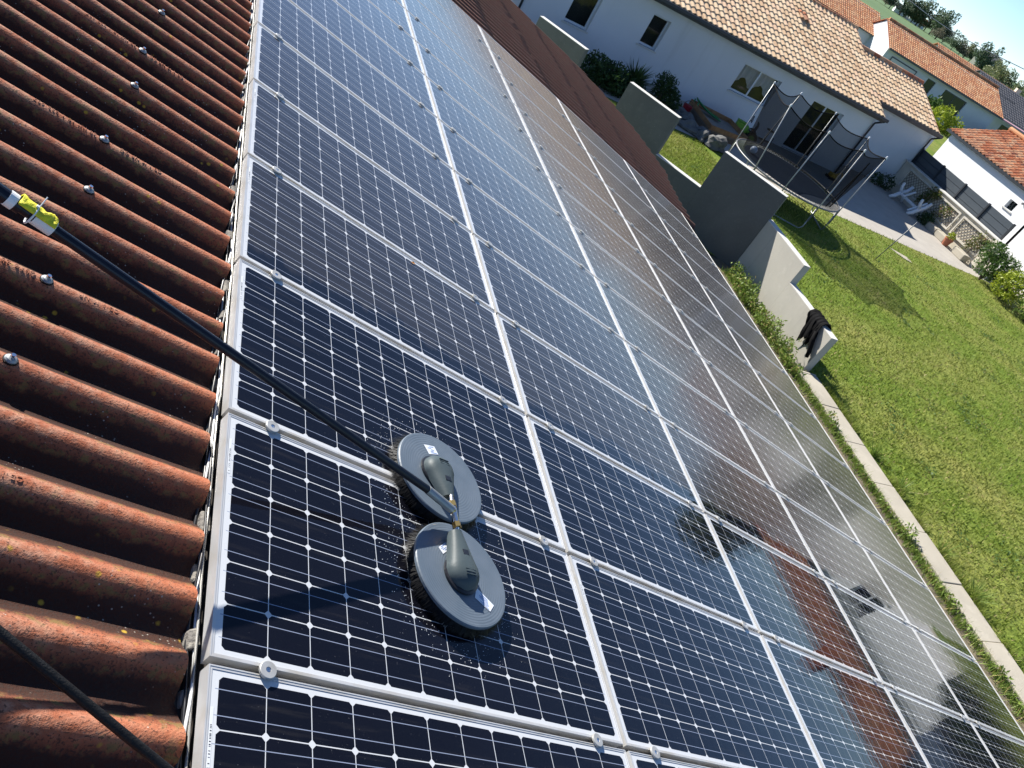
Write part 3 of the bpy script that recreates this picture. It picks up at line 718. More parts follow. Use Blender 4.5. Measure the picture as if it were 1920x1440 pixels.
mb = MB(); mb.tube(ropes, .018, 6, caps=False); mb.build('net_rope', M['cloth_black'], tr, smooth=True, xf=XT)
mb = MB(); zz_ = [cp(rad(300),1.80,.9), cp(rad(301),1.84,1.6), cp(rad(298),1.92,2.65)]; mb.tube(zz_, .02, 5); zz_ = [cp(rad(290),1.80,.9), cp(rad(296),1.84,1.7), cp(rad(298),1.89,2.3)]; mb.tube(zz_, .02, 5); mb.build('net_zip', M['cloth_black'], tr, xf=XT)
mb = MB(); mb.lathe([(.125*math.sin(t), -.125*math.cos(t)) for t in np.linspace(.02,3.12,14)], (0,0,0), 20); bl = mb.build('ball', M['ball'], None, smooth=True); bl.location = (16.6,20.9,ZG+TH_+.11)
tag(bl, 'pale blue ball lying on the trampoline inside the net', 'ball')
# ------------------------------------------------------------------ play things by the house
sb = tag(empty('sandbox', (17.9,24.9,ZG)), 'low timber sandbox filled with grey sand against the white house', 'sandbox')
XS = Matrix.Translation((-17.9,-24.9,-ZG))
q = [Vector((16.75,23.95,ZG)), Vector((18.9,24.35,ZG)), Vector((18.85,26.1,ZG)), Vector((16.9,26.3,ZG))]
for i in range(4):
    a, b = q[i], q[(i+1)%4]; d = (b-a).normalized(); n = Vector((-d.y,d.x,0)); mb = MB()
    mb.obox(a, b-a, n*.045, (0,0,.20)); mb.obox(a+Vector((0,0,.206)), b-a, n*.042, (0,0,.20)); mb.build('side_board', M['wood'], sb, xf=XS)
mb = MB(); mb.poly_prism([p+Vector((0,0,.02)) for p in q], (0,0,.22)); mb.build('sand', M['sand'], sb, xf=XS)
sl_ = tag(empty('toy_slide', (17.0,26.0,ZG)), 'dark green plastic toy slide lying at the left end of the sandbox', 'toy slide')
mb = MB(); rows = []
for i in range(9):
    f = i/8; p = Vector((16.95+1.0*f, 26.0-.55*f, ZG+.52-.22*f-.06*math.sin(f*math.pi)))
    rows.append([p+Vector((.05*k*.4,.09*k,.05*abs(k)**1.5*.4)) for k in (-2,-1,0,1,2)])
mb.grid(rows); o = mb.build('slide_bed', M['dkgreen_plastic'], sl_, smooth=True, xf=Matrix.Translation((-17,-26,-ZG))); o.modifiers.new('s','SOLIDIFY').thickness = .02
mb = MB(); mb.tube([(16.95,26.05,ZG+.25),(16.95,26.15,ZG+.50)], .03, 6); mb.tube([(16.95,25.75,ZG+.25),(16.95,25.80,ZG+.50)], .03, 6); mb.build('support', M['dkgreen_plastic'], sl_, xf=Matrix.Translation((-17,-26,-ZG)))
bx = tag(empty('toy_bucket', (16.5,25.6,ZG)), 'red toy bucket with rope beside the sandbox left end', 'bucket')
mb = MB(); mb.lathe([(.14,0),(.19,.30),(.175,.30),(.13,.02),(.001,.02)], (0,0,0), 16); mb.build('bucket', M['red'], bx)
mb = MB(); mb.tube([(.19*math.cos(t),.02,.30+.16*math.sin(t)) for t in np.linspace(0,3.14,12)], .01, 5); mb.build('handle', M['black_plastic'], bx)
tc = tag(empty('toy_tractor', (19.45,25.75,ZG), (0,0,rad(-25))), 'lime green and black pedal tractor standing between sandbox and trampoline', 'toy tractor')
mb = MB(); mb.box((-.48,-.16,.24),(.05,.16,.52)); mb.box((.05,-.22,.30),(.42,.22,.40)); mb.box((-.50,-.13,.52),(-.10,.13,.58)); mb.build('bonnet', M['green_plastic'], tc, bevel=.04)
mb = MB(); rows = [[(.28+.05*math.sin(k*.5), y*.19, .40+.07*k) for y in (-1,-.5,0,.5,1)] for k in range(7)]; mb.grid(rows); mb.box((.10,-.18,.40),(.33,.18,.45)); o = mb.build('seat', M['black_plastic'], tc)
o.modifiers.new('s','SOLIDIFY').thickness = .03
for x, y, rr, w in ((.30,.30,.24,.14),(.30,-.30,.24,.14),(-.35,.24,.16,.10),(-.35,-.24,.16,.10)):
    mb = MB(); mb.lathe([(.001,-w/2),(rr*.9,-w/2),(rr,-w/4),(rr,w/4),(rr*.9,w/2),(.001,w/2)], (x,y,rr), 20, ax=(Vector((1,0,0)),Vector((0,0,1)),Vector((0,1,0)))); wh = mb.build('wheel', M['rubber'], tc)
    mb = MB(); mb.lathe([(.001,-w/2-.01),(rr*.5,-w/2-.01),(rr*.5,w/2+.01),(.001,w/2+.01)], (x,y,rr), 14, ax=(Vector((1,0,0)),Vector((0,0,1)),Vector((0,1,0)))); mb.build('hub', M['green_plastic'], wh)
mb = MB(); mb.tube([(-.12,0,.55),(-.02,0,.80)], .02, 6); c_ = Vector((-.01,0,.81)); mb.tube([c_+Vector((-.05*math.sin(t)*.4,.14*math.cos(t),.13*math.sin(t))) for t in np.linspace(0,6.283,18)], .016, 6, caps=False); mb.build('steering_wheel', M['black_plastic'], tc)
ky = tag(empty('toy_roller', (20.35,25.6,ZG)), 'small black toy roller stand with a wheel on top beside the pedal tractor', 'toy')
mb = MB(); mb.tube([(0,0,0),(0,0,.75)], .035, 8); mb.tube([(-.25,0,.32),(.35,0,.32)], .03, 6); mb.tube([(.35,0,.02),(.35,0,.55)], .03, 6); mb.build('stand', M['black_plastic'], ky)
mb = MB(); mb.tube([(.15*math.cos(t),.15*math.sin(t),.76) for t in np.linspace(0,6.283,18)], .018, 6, caps=False); mb.tube([(-.15,0,.76),(.15,0,.76)], .014, 5); mb.build('wheel', M['black_plastic'], ky)
for i,(x,y,s) in enumerate(((15.7,23.6,.34),(16.1,23.1,.30),(16.6,22.95,.42),(16.35,23.7,.28),(15.9,24.3,.36),(16.0,25.0,.34),(15.4,24.4,.26))):
    bm = bmesh.new(); bmesh.ops.create_icosphere(bm, subdivisions=3, radius=1)
    for v in bm.verts:
        k = 1+.22*math.sin(v.co.x*4+i)+.18*math.sin(v.co.y*5+2*i)+.12*math.sin(v.co.z*7+i); v.co = Vector((v.co.x*k*s*1.2, v.co.y*k*s, max(-.15,v.co.z)*k*s*.75))
    me = bpy.data.meshes.new('rock'); bm.to_mesh(me); bm.free(); me.materials.append(M['stone']); o = bpy.data.objects.new('rock', me); COL.objects.link(o); o.location = (x,y,ZG+.05); o.rotation_euler=(0,0,i)
    tag(o, ['rock at the left of the row beside the sandbox','rock between lawn edge and sandbox, second in the row','largest grey rock at the lawn corner by the sandbox','small rock tucked behind the largest rock','rock in front of the dark shrubs by the house','rock closest to the house wall beside the toys','smallest rock under the dark shrubs'][i], 'rock', 'rocks edging the shrub bed')
# plants along the house
def shrub(name, loc, blobs, n, size, mat, label, cat='shrub', seed=1, group=None, stem=True, **kw):
    r_ = tag(empty(name, loc), label, cat, group)
    leaf_cloud('foliage', blobs, n, size, M[mat], r_, seed, **kw)
    if stem:
        mb = MB()
        for b in blobs[:4]: mb.tube([(0,0,0),(b[0]*.5,b[1]*.5,b[2]*.6),(b[0],b[1],b[2])], [.04,.025,.012], 5)
        mb.build('stem', M['bark'], r_)
    return r_
shrub('shrub', (12.3,24.1,ZG), [(0,0,.42,.9,.6,.45),(.7,.1,.38,.7,.5,.4),(-.6,.1,.45,.7,.5,.45),(.2,-.3,.32,.8,.5,.35)], 5200, .12, 'leaf_dark', 'wide dark rounded shrub in the shade under the white house wall', seed=2)
yu = tag(empty('spiky_plant', (13.35,24.45,ZG)), 'spiky sword leaved plant between two dark shrubs at the house', 'plant')
mb = MB(); r = np.random.RandomState(8)
for q in range(170):
    a = r.rand()*6.283; el = .15+1.2*r.rand(); L = .6+.5*r.rand(); d = Vector((math.cos(a)*math.cos(el), math.sin(a)*math.cos(el), math.sin(el))); s = Vector((-math.sin(a),math.cos(a),0))*.03
    b = Vector((0,0,.35)); p1 = b+d*L*.55; p2 = b+d*L+Vector((0,0,-.14*L*math.cos(el)))
    mb.add([b-s*.5,b+s*.5,p1+s,p1-s,p2], [(0,1,2,3),(3,2,4)])
mb.build('leaves', M['leaf_spiky'], yu); mb = MB(); mb.tube([(0,0,0),(0,0,.45)], .09, 8); mb.build('trunk', M['bark'], yu)
shrub('shrub', (14.65,24.5,ZG), [(0,0,.55,.5,.5,.6),(.4,.1,.4,.45,.45,.4),(-.25,-.1,.95,.3,.3,.32)], 2600, .14, 'leaf_dark', 'dark upright shrub with pointed leaves, right of the spiky plant', seed=5, thin=.25)
# ------------------------------------------------------------------ stick, slab
st = MB(); st.tube([(0,0,0),(.22,-.10,1.72)], .016, 8); o = st.build('metal_post', M['tube_dark'], None, smooth=True); o.location = (21.68,18.4,ZG)
tag(o, 'thin grey metal post leaning out of the lawn right of the trampoline', 'post')
mb = MB(); pr = [(24.0,20.28),(24.75,20.02),(24.72,19.62),(24.45,19.70),(24.15,19.95)]; mb.poly_prism([(x,y,ZG-.02) for x,y in pr], (0,0,.045))
o = mb.build('stone_slab', M['concrete'], None, bevel=.01); tag(o, 'flat pale stone slab set in the lawn beside the metal post', 'slab')
# ------------------------------------------------------------------ trellis wall, slat fence, things on the patio edge
tw = tag(empty('trellis_wall', (31.0,25.5,ZG)), 'low cream wall with three diamond lattice panels at the patio edge', 'wall')
XL = Matrix.Translation((-31.0,-25.5,-ZG))
mb = MB(); mb.box((31.02,22.10,ZG),(31.25,29.25,ZG+1.45)); mb.build('wall', M['cream_wall'], tw, xf=XL)
mb = MB(); mb.box((30.90,22.08,ZG+1.453),(31.28,29.25,ZG+1.50)); mb.build('wall_top', M['coping_sunlit_top'], tw, xf=XL)
mb = MB(); mb.box((30.90,22.10,ZG),(31.016,22.42,ZG+1.45)); mb.build('end_pillar', M['cream_wall'], tw, xf=XL)
for y0, y1 in ((22.50,24.42),(24.62,26.52),(26.72,28.66)):
    z0, z1 = ZG+.42, ZG+1.32; f = MB(); w = .075
    f.box((30.93,y0,z0),(30.985,y1,z0+w)); f.box((30.93,y0,z1-w),(30.985,y1,z1)); f.box((30.93,y0,z0+w),(30.985,y0+w,z1-w)); f.box((30.93,y1-w,z0+w),(30.985,y1,z1-w))
    lp = f.build('lattice_frame', M['lattice'], tw, xf=XL)
    f = MB(); st_ = .19; H = z1-z0-2*w; Wd = y1-y0-2*w; Y0, Z0 = y0+w, z0+w
    for sgn in (1,-1):
        c = -H
        while c < Wd:
            pts = []
            a0, a1 = max(0,c), min(Wd, c+H)
            if a1 > a0+.02:
                za, zb = a0-c, a1-c
                if sgn < 0: za, zb = H-za, H-zb
                p, q = Vector((31.0+.007*sgn, Y0+a0, Z0+za)), Vector((31.0+.007*sgn, Y0+a1, Z0+zb)); d = (q-p).normalized(); nn = Vector((0,-d.z,d.y))*.013
                f.obox(p-nn+Vector((-.006,0,0)), q-p, nn*2, (.012,0,0))
            c += st_
    f.build('lattice', M['lattice_strip'], lp, xf=XL)
fe = tag(empty('slat_fence', (31.4,26,ZG)), 'dark anthracite horizontal board fence with posts behind the trellis wall', 'fence')
XF = Matrix.Translation((-31.4,-26,-ZG)); ys = [22.54,24.2,25.9,27.58,29.3]
for a, b in zip(ys, ys[1:]):
    f = MB()
    for k in range(7):
        f.box((31.40,a+.04,ZG+.15+.30*k),(31.43,b-.04,ZG+.15+.30*k+.280))
        
    pn = f.build('board_panel', M['fence_board'], fe, xf=XF)
    f = MB(); f.box((31.435,a+.04,ZG+.15),(31.445,b-.04,ZG+2.225)); f.build('backing', M['dark_anthracite'], pn, xf=XF)
for y in ys:
    f = MB(); f.box((31.34,y-.04,ZG),(31.44,y+.04,ZG+2.27)); f.build('post', M['dark_anthracite'], fe, xf=XF)
tb = tag(empty('garden_table', (30.2,26.7,ZG)), 'white plastic garden table lying on its side in front of the lattice', 'table')
XG = Matrix.Translation((-30.2,-26.7,-ZG))
for y, s in ((27.45,1),(25.95,-1)):
    f = MB()
    f.tube([(29.75,y+.42*0,ZG+.03),(29.95,y-.05,ZG+.18),(30.2,y,ZG+.38),(30.45,y,ZG+.55),(30.62,y,ZG+.85)], [.07,.09,.105,.09,.07], 8)
    f.tube([(30.2,y,ZG+.38),(30.05,y+.02,ZG+.62),(30.0,y+.02,ZG+.86)], [.085,.075,.06], 8); f.tube([(30.35,y,ZG+.46),(30.55,y,ZG+.22),(30.62,y,ZG+.03)], [.085,.075,.06], 8)
    f.build('leg', M['white_plastic'], tb, smooth=True, xf=XG)
f = MB(); f.obox((30.14,26.0,ZG+.32),(0,1.42,0),(.13,0,0),(0,0,.11)); f.build('crossbar', M['white_plastic'], tb, xf=XG, bevel=.01)
f = MB(); f.obox((29.78,26.05,ZG+.16),(.75,.02,.62),(0,.07,0),(.05,0,-.06)); f.obox((29.95,26.95,ZG+.42),(.50,.02,.40),(0,.07,0),(.05,0,-.06)); f.build('brace', M['white_plastic'], tb, xf=XG, bevel=.01)
pt = tag(empty('plant_pot', (30.45,23.75,ZG)), 'terracotta flower pot with a small plant at the foot of the lattice', 'plant pot')
f = MB(); f.lathe([(.12,0),(.19,.30),(.205,.30),(.205,.36),(.18,.36),(.17,.30),(.001,.29)], (0,0,0), 20); f.build('pot', M['terracotta'], pt)
leaf_cloud('plant', [(0,0,.48,.18,.18,.16)], 160, .10, M['leaf_lime'], pt, 4)
for i, (y0, y1, lb) in enumerate(((22.55,23.3,'rough pale stone block at the wall end, nearest the shrubs'),(23.95,24.6,'pale stone block between terracotta pot and dark bush'),(24.65,25.3,'pale stone block beside the dark bush at the lattice'))):
    f = MB(); f.box((30.45,y0,ZG),(30.85,y1,ZG+.30)); o = f.build('stone_block', M['concrete'], None, bevel=.03, xf=Matrix.Translation((-30.65,-(y0+y1)/2,-ZG))); o.location = (30.65,(y0+y1)/2,ZG); o.rotation_euler=(0,0,rad(3*(i-1)))
    tag(o, lb, 'stone block', 'stone blocks along the lattice wall')
shrub('shrub', (30.5,25.45,ZG), [(0,0,.28,.35,.35,.30),(.1,.35,.25,.3,.3,.25)], 700, .10, 'leaf_dark', 'small dark reddish bush at the foot of the lattice by the table')
shrub('shrub', (30.1,28.5,ZG), [(0,0,.32,.55,.4,.36),(-.55,.1,.25,.4,.3,.28)], 900, .10, 'leaf_dark', 'low dark bush in the shaded patio corner by the downpipe', seed=9)
for i,(y,z,n,lb) in enumerate(((26.55,1.05,520,'leafy climber spreading over the gap between the left and middle lattice panels'),(22.85,.95,330,'sparse reddish climber on the right lattice panel'),(25.4,.9,200,'thin climber on the middle lattice panel'))):
    r_ = tag(empty('climbing_plant', (30.85,y,ZG)), lb, 'climber', 'climbers on the lattice')
    leaf_cloud('foliage', [(0,0,z,.10,.42,.42),(0,.3,z-.35,.08,.25,.35),(0,-.25,z+.2,.08,.3,.2)], n, .11, M['leaf_climb'], r_, 20+i, shell=.1)
    f = MB(); f.tube([(0,0,0),(.02,.05,.5),(0,-.05,1.1)], .012, 5); f.build('stem', M['bark'], r_)
shrub('shrub', (30.35,21.15,ZG), [(.2,0,.75,.75,.75,.65),(0,.4,1.15,.5,.5,.45),(.3,-.3,.9,.6,.6,.55)], 3200, .12, 'leaf_mid', 'dark green leafy shrub at the end of the cream lattice wall', seed=12)
shrub('shrub', (30.2,19.75,ZG), [(0,0,.62,.65,.65,.55),(.3,.3,.8,.5,.5,.45)], 2200, .12, 'leaf_lime', 'bright lime yellow shrub in the bed at the lawn edge', seed=13)
shrub('shrub', (30.5,18.45,ZG), [(0,0,.55,.7,.65,.55),(.4,-.5,.6,.6,.6,.5)], 2200, .11, 'leaf_weed', 'grey green shrub beyond the lime one at the lawn edge', seed=14)
shrub('shrub', (31.2,16.6,ZG), [(0,0,.9,.9,1.1,.9)], 2400, .13, 'leaf_dark', 'dark shrub on the lawn border outside the right edge', seed=15)
shrub('bush', (31.2,7.4,ZG), [(0,0,.8,.7,.9,.7),(.2,.6,.6,.6,.6,.55),(.1,-.9,.8,.8,.9,.7)], 4200, .14, 'leaf_dark', 'dense dark bush on the lawn border, mirrored in the lower right panels', 'bush', seed=16)
# ================================================================== houses
def win(parent, name, o, ex, up, w, h, nout, frame=.07, mull=(), mat='frame_white', depth=.16, sill=True, pane='glass_solid'):
    """window recessed in a wall: o lower-left corner on the wall face, ex along, up, nout outward normal"""
    o, ex, up, nout = map(Vector, (o, ex, up, nout)); b = o - nout*depth
    rv = MB()
    for a, c in ((o, ex*w),(o+up*h, ex*w)): rv.add([a, a+c, a+c-nout*depth, a-nout*depth], [(0,1,2,3)])
    for a in (o, o+ex*w): rv.add([a, a+up*h, a+up*h-nout*depth, a-nout*depth], [(0,1,2,3)])
    r_ = rv.build(name, M['white_render'], parent)
    f = MB(); t = -nout*.05
    f.obox(b, ex*w, up*frame, t); f.obox(b+up*(h-frame), ex*w, up*frame, t); f.obox(b+up*frame, ex*frame, up*(h-2*frame), t); f.obox(b+ex*(w-frame)+up*frame, ex*frame, up*(h-2*frame), t)
    for m in mull: f.obox(b+ex*(w*m-.035)+up*frame, ex*.07, up*(h-2*frame), t*.9)
    f.build('frame', M[mat], r_)
    f = MB(); g = b - nout*.025; f.add([g+ex*frame*.5+up*frame*.5, g+ex*(w-frame*.5)+up*frame*.5, g+ex*(w-frame*.5)+up*(h-frame*.5), g+ex*frame*.5+up*(h-frame*.5)], [(0,1,2,3)]); f.build('pane', M[pane], r_)
    if sill:
        f = MB(); f.obox(o-ex*.06-up*.06+nout*.002-nout*depth*.7, ex*(w+.12), up*.055, nout*(depth*.7+.05)); f.build('sill', M['coping_sunlit_top'], r_)
    return r_
def wall_with_holes(parent, o, ex, L, H, holes, nout, mat, name='wall', thick=.12):
    """single wall sheet with rectangular openings (x0,x1,z0,z1)"""
    o, ex, nout = Vector(o), Vector(ex), Vector(nout); up = Vector((0,0,1))
    xs = sorted({0,L}|{h[0] for h in holes}|{h[1] for h in holes}); zs = sorted({-.3,H}|{h[2] for h in holes}|{h[3] for h in holes}); f = MB()
    for a, b in zip(xs, xs[1:]):
        for c, d in zip(zs, zs[1:]):
            if any(h[0]-1e-6 <= a and b <= h[1]+1e-6 and h[2]-1e-6 <= c and d <= h[3]+1e-6 for h in holes): continue
            f.add([o+ex*a+up*c, o+ex*b+up*c, o+ex*b+up*d, o+ex*a+up*d], [(0,1,2,3)])
    return f.build(name, mat, parent)
X1, Y1, Z1 = Vector((1,0,0)), Vector((0,1,0)), Vector((0,0,1))
# ------------------------------------------------------------------ white house behind the garden
h1 = tag(empty('neighbour_house', (18,30,ZG)), 'long white rendered house with straw coloured tile roof behind the trampoline', 'house')
XH = Matrix.Translation((-18,-30,-ZG))
class P1:  # build children in world coordinates
    pass
def rel(o, root):          # re-express a child built in world coordinates under a root empty
    o.matrix_parent_inverse = root.matrix_world.inverted(); return o
YW = 27.2; h1.matrix_world = Matrix.Translation((18,30,ZG)); bpy.context.view_layer.update()
def fix(root):
    bpy.context.view_layer.update()
    inv = root.matrix_world.inverted()
    for c in root.children:
        c.data.transform(inv) if c.type == 'MESH' and not c.get('_f') else None
        c['_f'] = 1
        for g in c.children:
            if g.type == 'MESH' and not g.get('_f'): g.data.transform(inv); g['_f'] = 1
    for c in root.children_recursive:
        if '_f' in c: del c['_f']
XA = 9.5
holes = [(11.13-XA,12.12-XA,.72,2.2),(14.18-XA,14.95-XA,1.15,2.28),(18.70-XA,20.66-XA,1.12,2.23),(22.55-XA,24.30-XA,.03,2.22)]
wall_with_holes(h1, (XA,YW,ZG), X1, 25.9-XA, 2.95, holes, -Y1, M['white_render'])
f = MB(); f.box((25.78,YW+.01,ZG),(25.9,36.2,ZG+2.9)); f.box((XA,YW+.02,ZG),(XA+.12,36.2,ZG+3.0)); f.box((XA,36.0,ZG),(31.6,36.2,ZG+2.9)); f.build('wall', M['white_render'], h1)
for (a,b,c,d), m, fr in zip(holes, ((),(),(.5,),(.5,)), (.07,.06,.06,.07)):
    win(h1, 'window' if c > .1 else 'patio_door', (XA+a,YW,ZG+c), X1, Z1, b-a, d-c, -Y1, fr, m, sill=c > .1, depth=.18, pane='glass_dark')
wing_w = wall_with_holes(h1, (25.95,29.3,ZG), X1, 31.55-25.95, 3.15, [], -Y1, M['white_render'])
f = MB(); f.box((31.45,29.31,ZG),(31.55,35.0,ZG+3.0)); f.build('wall', M['white_render'], h1)
# inside darkness behind the panes: room box
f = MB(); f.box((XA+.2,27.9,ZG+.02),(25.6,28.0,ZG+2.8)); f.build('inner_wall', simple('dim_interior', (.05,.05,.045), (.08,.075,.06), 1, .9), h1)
# curtains in the double window
f = MB(); rows = []
for i in range(40):
    x = 18.80+1.75*i/39; rows.append([(x, 27.52+.04*math.sin(i*1.1)+.02*math.sin(i*2.3), ZG+2.2-(.80-.30*math.sin(i/39*6.283)**2 )*k/6) for k in range(7)])
f.grid(rows); f.build('curtain', simple('white_curtain', (.8,.79,.8), None, rough=.8), h1, smooth=True)
SLP = math.atan(.392); us = Vector((0,math.cos(SLP),math.sin(SLP)))
RL = (31.85-26.75)/math.cos(SLP)
gable_roof_part('roof', h1, M['tiles_straw'], (9.0,26.72,ZG+2.93), X1, us, 16.85, RL, seed=3)
RW_ = (31.95-28.88)/math.cos(SLP)
gable_roof_part('roof', h1, M['tiles_straw'], (25.87,28.88,ZG+3.16), X1, us, 5.40, RW_, seed=4)
f = MB(); dn = Vector((0,math.cos(SLP),-math.sin(SLP)))
f.obox((9.0,31.85,ZG+4.90),(16.85,0,0), dn*5.2,(0,0,-.06)); f.obox((25.87,31.95,ZG+4.35),(5.40,0,0), dn*4.5,(0,0,-.06))
f.obox((9.0,26.74,ZG+2.90),(16.85,0,0), us*RL,(0,0,-.05)); f.obox((25.87,28.90,ZG+3.13),(5.4,0,0), us*RW_,(0,0,-.05)); f.build('roof_boards', M['tiles_mixed'], h1)
ridge_caps('ridge_tiles', h1, M['tiles_mixed'], (9.0,31.85,ZG+4.93), (25.95,31.85,ZG+4.93)); ridge_caps('ridge_tiles', h1, M['tiles_mixed'], (25.95,31.95,ZG+4.40), (31.3,31.95,ZG+4.40))
f = MB(); f.box((9.0,26.56,ZG+2.80),(25.93,26.70,ZG+2.935)); f.build('gutter', M['dark_anthracite'], h1, bevel=.03)
f = MB(); f.box((9.0,26.71,ZG+2.72),(25.88,26.75,ZG+2.90)); f.box((9.0,26.76,ZG+2.72),(25.88,27.19,ZG+2.745)); f.build('fascia', M['dark_anthracite'], h1)
f = MB(); f.box((25.94,28.72,ZG+3.03),(31.30,28.86,ZG+3.165)); f.box((25.94,28.87,ZG+2.98),(31.28,28.91,ZG+3.13)); f.box((25.94,28.92,ZG+2.96),(31.28,29.29,ZG+2.985)); f.build('gutter', M['dark_anthracite'], h1)
for x, y, z in ((9.42,27.12,2.75),(25.85,27.12,2.75),(31.28,29.22,3.0)):
    f = MB(); f.tube([(x,y-.45,ZG+z+.05),(x,y-.02,ZG+z-.22),(x,y,ZG+z-.30),(x,y,ZG+.02)], .042, 10); f.build('downpipe', M['dark_anthracite'], h1, smooth=True)
f = MB()
tile_roof(f, (21.6,30.0,ZG+4.3), X1, us, .6, .5, amp=.05)
bv_ = f.build('roof_vent', M['tiles_mixed'], h1, tint=True)
f = MB(); f.box((4.0,29.0,ZG),(9.3,29.2,ZG+4.6)); f.build('wall', M['cream_wall'], h1)
fix(h1)
tm = tag(empty('toy_excavator', (24.75,25.9,ZG)), 'small yellow toy digger lying on the patio behind the net', 'toy')
f = MB(); f.box((-.2,-.12,.08),(.1,.12,.26)); f.tube([(.05,0,.22),(.30,0,.42),(.5,0,.2)], .035, 6); f.build('body', simple('toy_yellow', (.62,.36,.03), None, rough=.4), tm, bevel=.02)
f = MB(); f.box((-.26,-.18,0),(.16,-.10,.11)); f.box((-.26,.10,0),(.16,.18,.11)); f.build('track', M['black_plastic'], tm)
# ------------------------------------------------------------------ white garage on the right
g1 = tag(empty('garage', (37,28,ZG)), 'white rendered garage with mottled orange tile roof behind the dark fence', 'garage'); 
GX = 35.0
wall_with_holes(g1, (GX,24.6,ZG), Y1, 31.9-24.6, 3.22, [(1.30,1.82,2.08,2.50)], -X1, M['bright_render'])
f = MB(); f.box((GX+.02,31.8,ZG),(42,31.9,ZG+3.1)); f.build('wall', M['bright_render'], g1)
f = MB(); f.add([(GX,31.9,ZG+3.22),(38.4,31.9,ZG+4.5),(41.8,31.9,ZG+3.1),(GX,31.9,ZG+3.1)], [(0,1,2,3)]); f.build('gable', M['bright_render'], g1)
win(g1, 'window', (GX,26.42,ZG+2.08), -Y1, Z1, .52, .42, -X1, .03, (), mat='dark_anthracite', depth=.22, sill=True)
GS = math.atan(.36); gu = Vector((math.cos(GS),0,math.sin(GS))); GL = 3.50/math.cos(GS)
gable_roof_part('roof', g1, M['tiles_mixed'], (GX-.08,32.2,ZG+3.22), -Y1, gu, 8.0, GL, seed=6, pitch=.28, amp=.06)
f = MB(); f.obox((GX-.06,24.2,ZG+3.19),(0,8.0,0), gu*GL,(0,0,-.05)); f.obox((38.42,24.2,ZG+4.56),(0,8,0), Vector((math.cos(GS),0,-math.sin(GS)))*3.9,(0,0,-.05)); f.build('roof_boards', M['dark_anthracite'], g1)
ridge_caps('ridge_tiles', g1, M['tiles_orange'], (38.42,32.2,ZG+4.62), (38.42,24.2,ZG+4.62), r=.13)
f = MB(); f.box((GX-.20,24.2,ZG+3.09),(GX-.09,32.2,ZG+3.215)); f.build('gutter', M['dark_anthracite'], g1)
f = MB(); f.box((GX-.06,25.55,ZG+2.62),(GX-.002,25.67,ZG+2.74)); f.tube([(GX-.05,25.6,ZG+2.68),(GX-.22,25.6,ZG+2.66)], .055, 8); f.build('wall_lamp', simple('grey_lamp', (.18,.18,.18), None), g1)
fix(g1)
# ------------------------------------------------------------------ neighbour across the lawn (off frame, seen mirrored in the panels)
n1 = tag(empty('neighbour_house', (39,16,ZG)), 'white house with brown tile roof across the lawn, seen mirrored in the lower panels', 'house')
NX = 34.6
wall_with_holes(n1, (NX,8.0,ZG), Y1, 24.6-8.0, 3.0, [(5.0,6.3,1.0,2.2),(11,12.4,1.0,2.2)], -X1, M['bright_render'])
f = MB(); f.box((NX+.02,8.0,ZG),(44,8.12,ZG+2.95)); f.box((NX,24.45,ZG),(44,24.58,ZG+2.95)); f.build('wall', M['bright_render'], n1)
for a in (5.0, 11.0): win(n1, 'window', (NX,8+a+(1.3 if a == 5 else 1.4),ZG+1.0), -Y1, Z1, 1.3 if a == 5 else 1.4, 1.2, -X1, .06, (.5,))
NL = 4.0/math.cos(GS)
gable_roof_part('roof', n1, M['tiles_mixed'], (NX-.12,24.1,ZG+2.98), -Y1, gu, 16.6, NL, seed=8, pitch=.28, amp=.06)
f = MB(); f.obox((NX-.10,7.5,ZG+2.95),(0,16.6,0), gu*NL,(0,0,-.05)); f.obox((38.5,7.5,ZG+4.52),(0,16.6,0), Vector((math.cos(GS),0,-math.sin(GS)))*5.0,(0,0,-.05)); f.build('roof_boards', M['dark_anthracite'], n1)
f = MB(); f.box((NX-.25,7.5,ZG+2.84),(NX-.13,24.1,ZG+2.97)); f.build('gutter', M['dark_anthracite'], n1)
f = MB(); f.box((36.9,12.6,ZG+3.6),(37.5,13.3,ZG+5.2)); f.build('chimney', M['tiles_mixed'], n1)
fix(n1)
fn = tag(empty('board_fence', (33.5,4,ZG)), 'dark board fence beside the off frame house, mirrored at the lower right', 'fence')
f = MB(); f.box((0,-12,0),(.05,3.9,1.9)); f.build('board_panel', M['dark_anthracite'], fn)
for k in range(6): f = MB(); f.box((-.05,-11.9+3*k,0),(-.002,-11.8+3*k,2.0)); f.build('post', M['dark_anthracite'], fn)
# ------------------------------------------------------------------ orange roofed house further back
A2 = rad(163); e2 = Vector((math.cos(A2), math.sin(A2), 0)); b2 = Vector((-e2.y, e2.x, 0))     # e2 runs right to left; b2 toward camera
if b2.y > 0: b2 = -b2
o2 = Vector((71.4,66.36,ZG))
h2 = tag(empty('neighbour_house', o2), 'long white house with orange tile roof and dark window frames, second house back', 'house')
def q2(t, d, h): return o2 + e2*t - b2*d + Vector((0,0,h))
hl = [(.55+3.0,3.42+3.0,.30,2.77),(4.71+3.0,5.75+3.0,1.35,2.80)]
wall_with_holes(h2, q2(-3.0,0,0), e2, 14.1, 3.25, hl, b2, M['white_render'])
win(h2, 'patio_door', q2(.55,0,.30), e2, Z1, 2.87, 2.47, b2, .09, (.5,), mat='slate', sill=False); win(h2, 'window', q2(4.71,0,1.35), e2, Z1, 1.04, 1.45, b2, .07, (), mat='slate', sill=False)
f = MB(); f.obox(q2(7.3,-.02,0), e2*3.0, b2*.03, (0,0,2.66)); f.build('garage_door', simple('pale_door', (.60,.60,.60), None), h2)
f = MB()
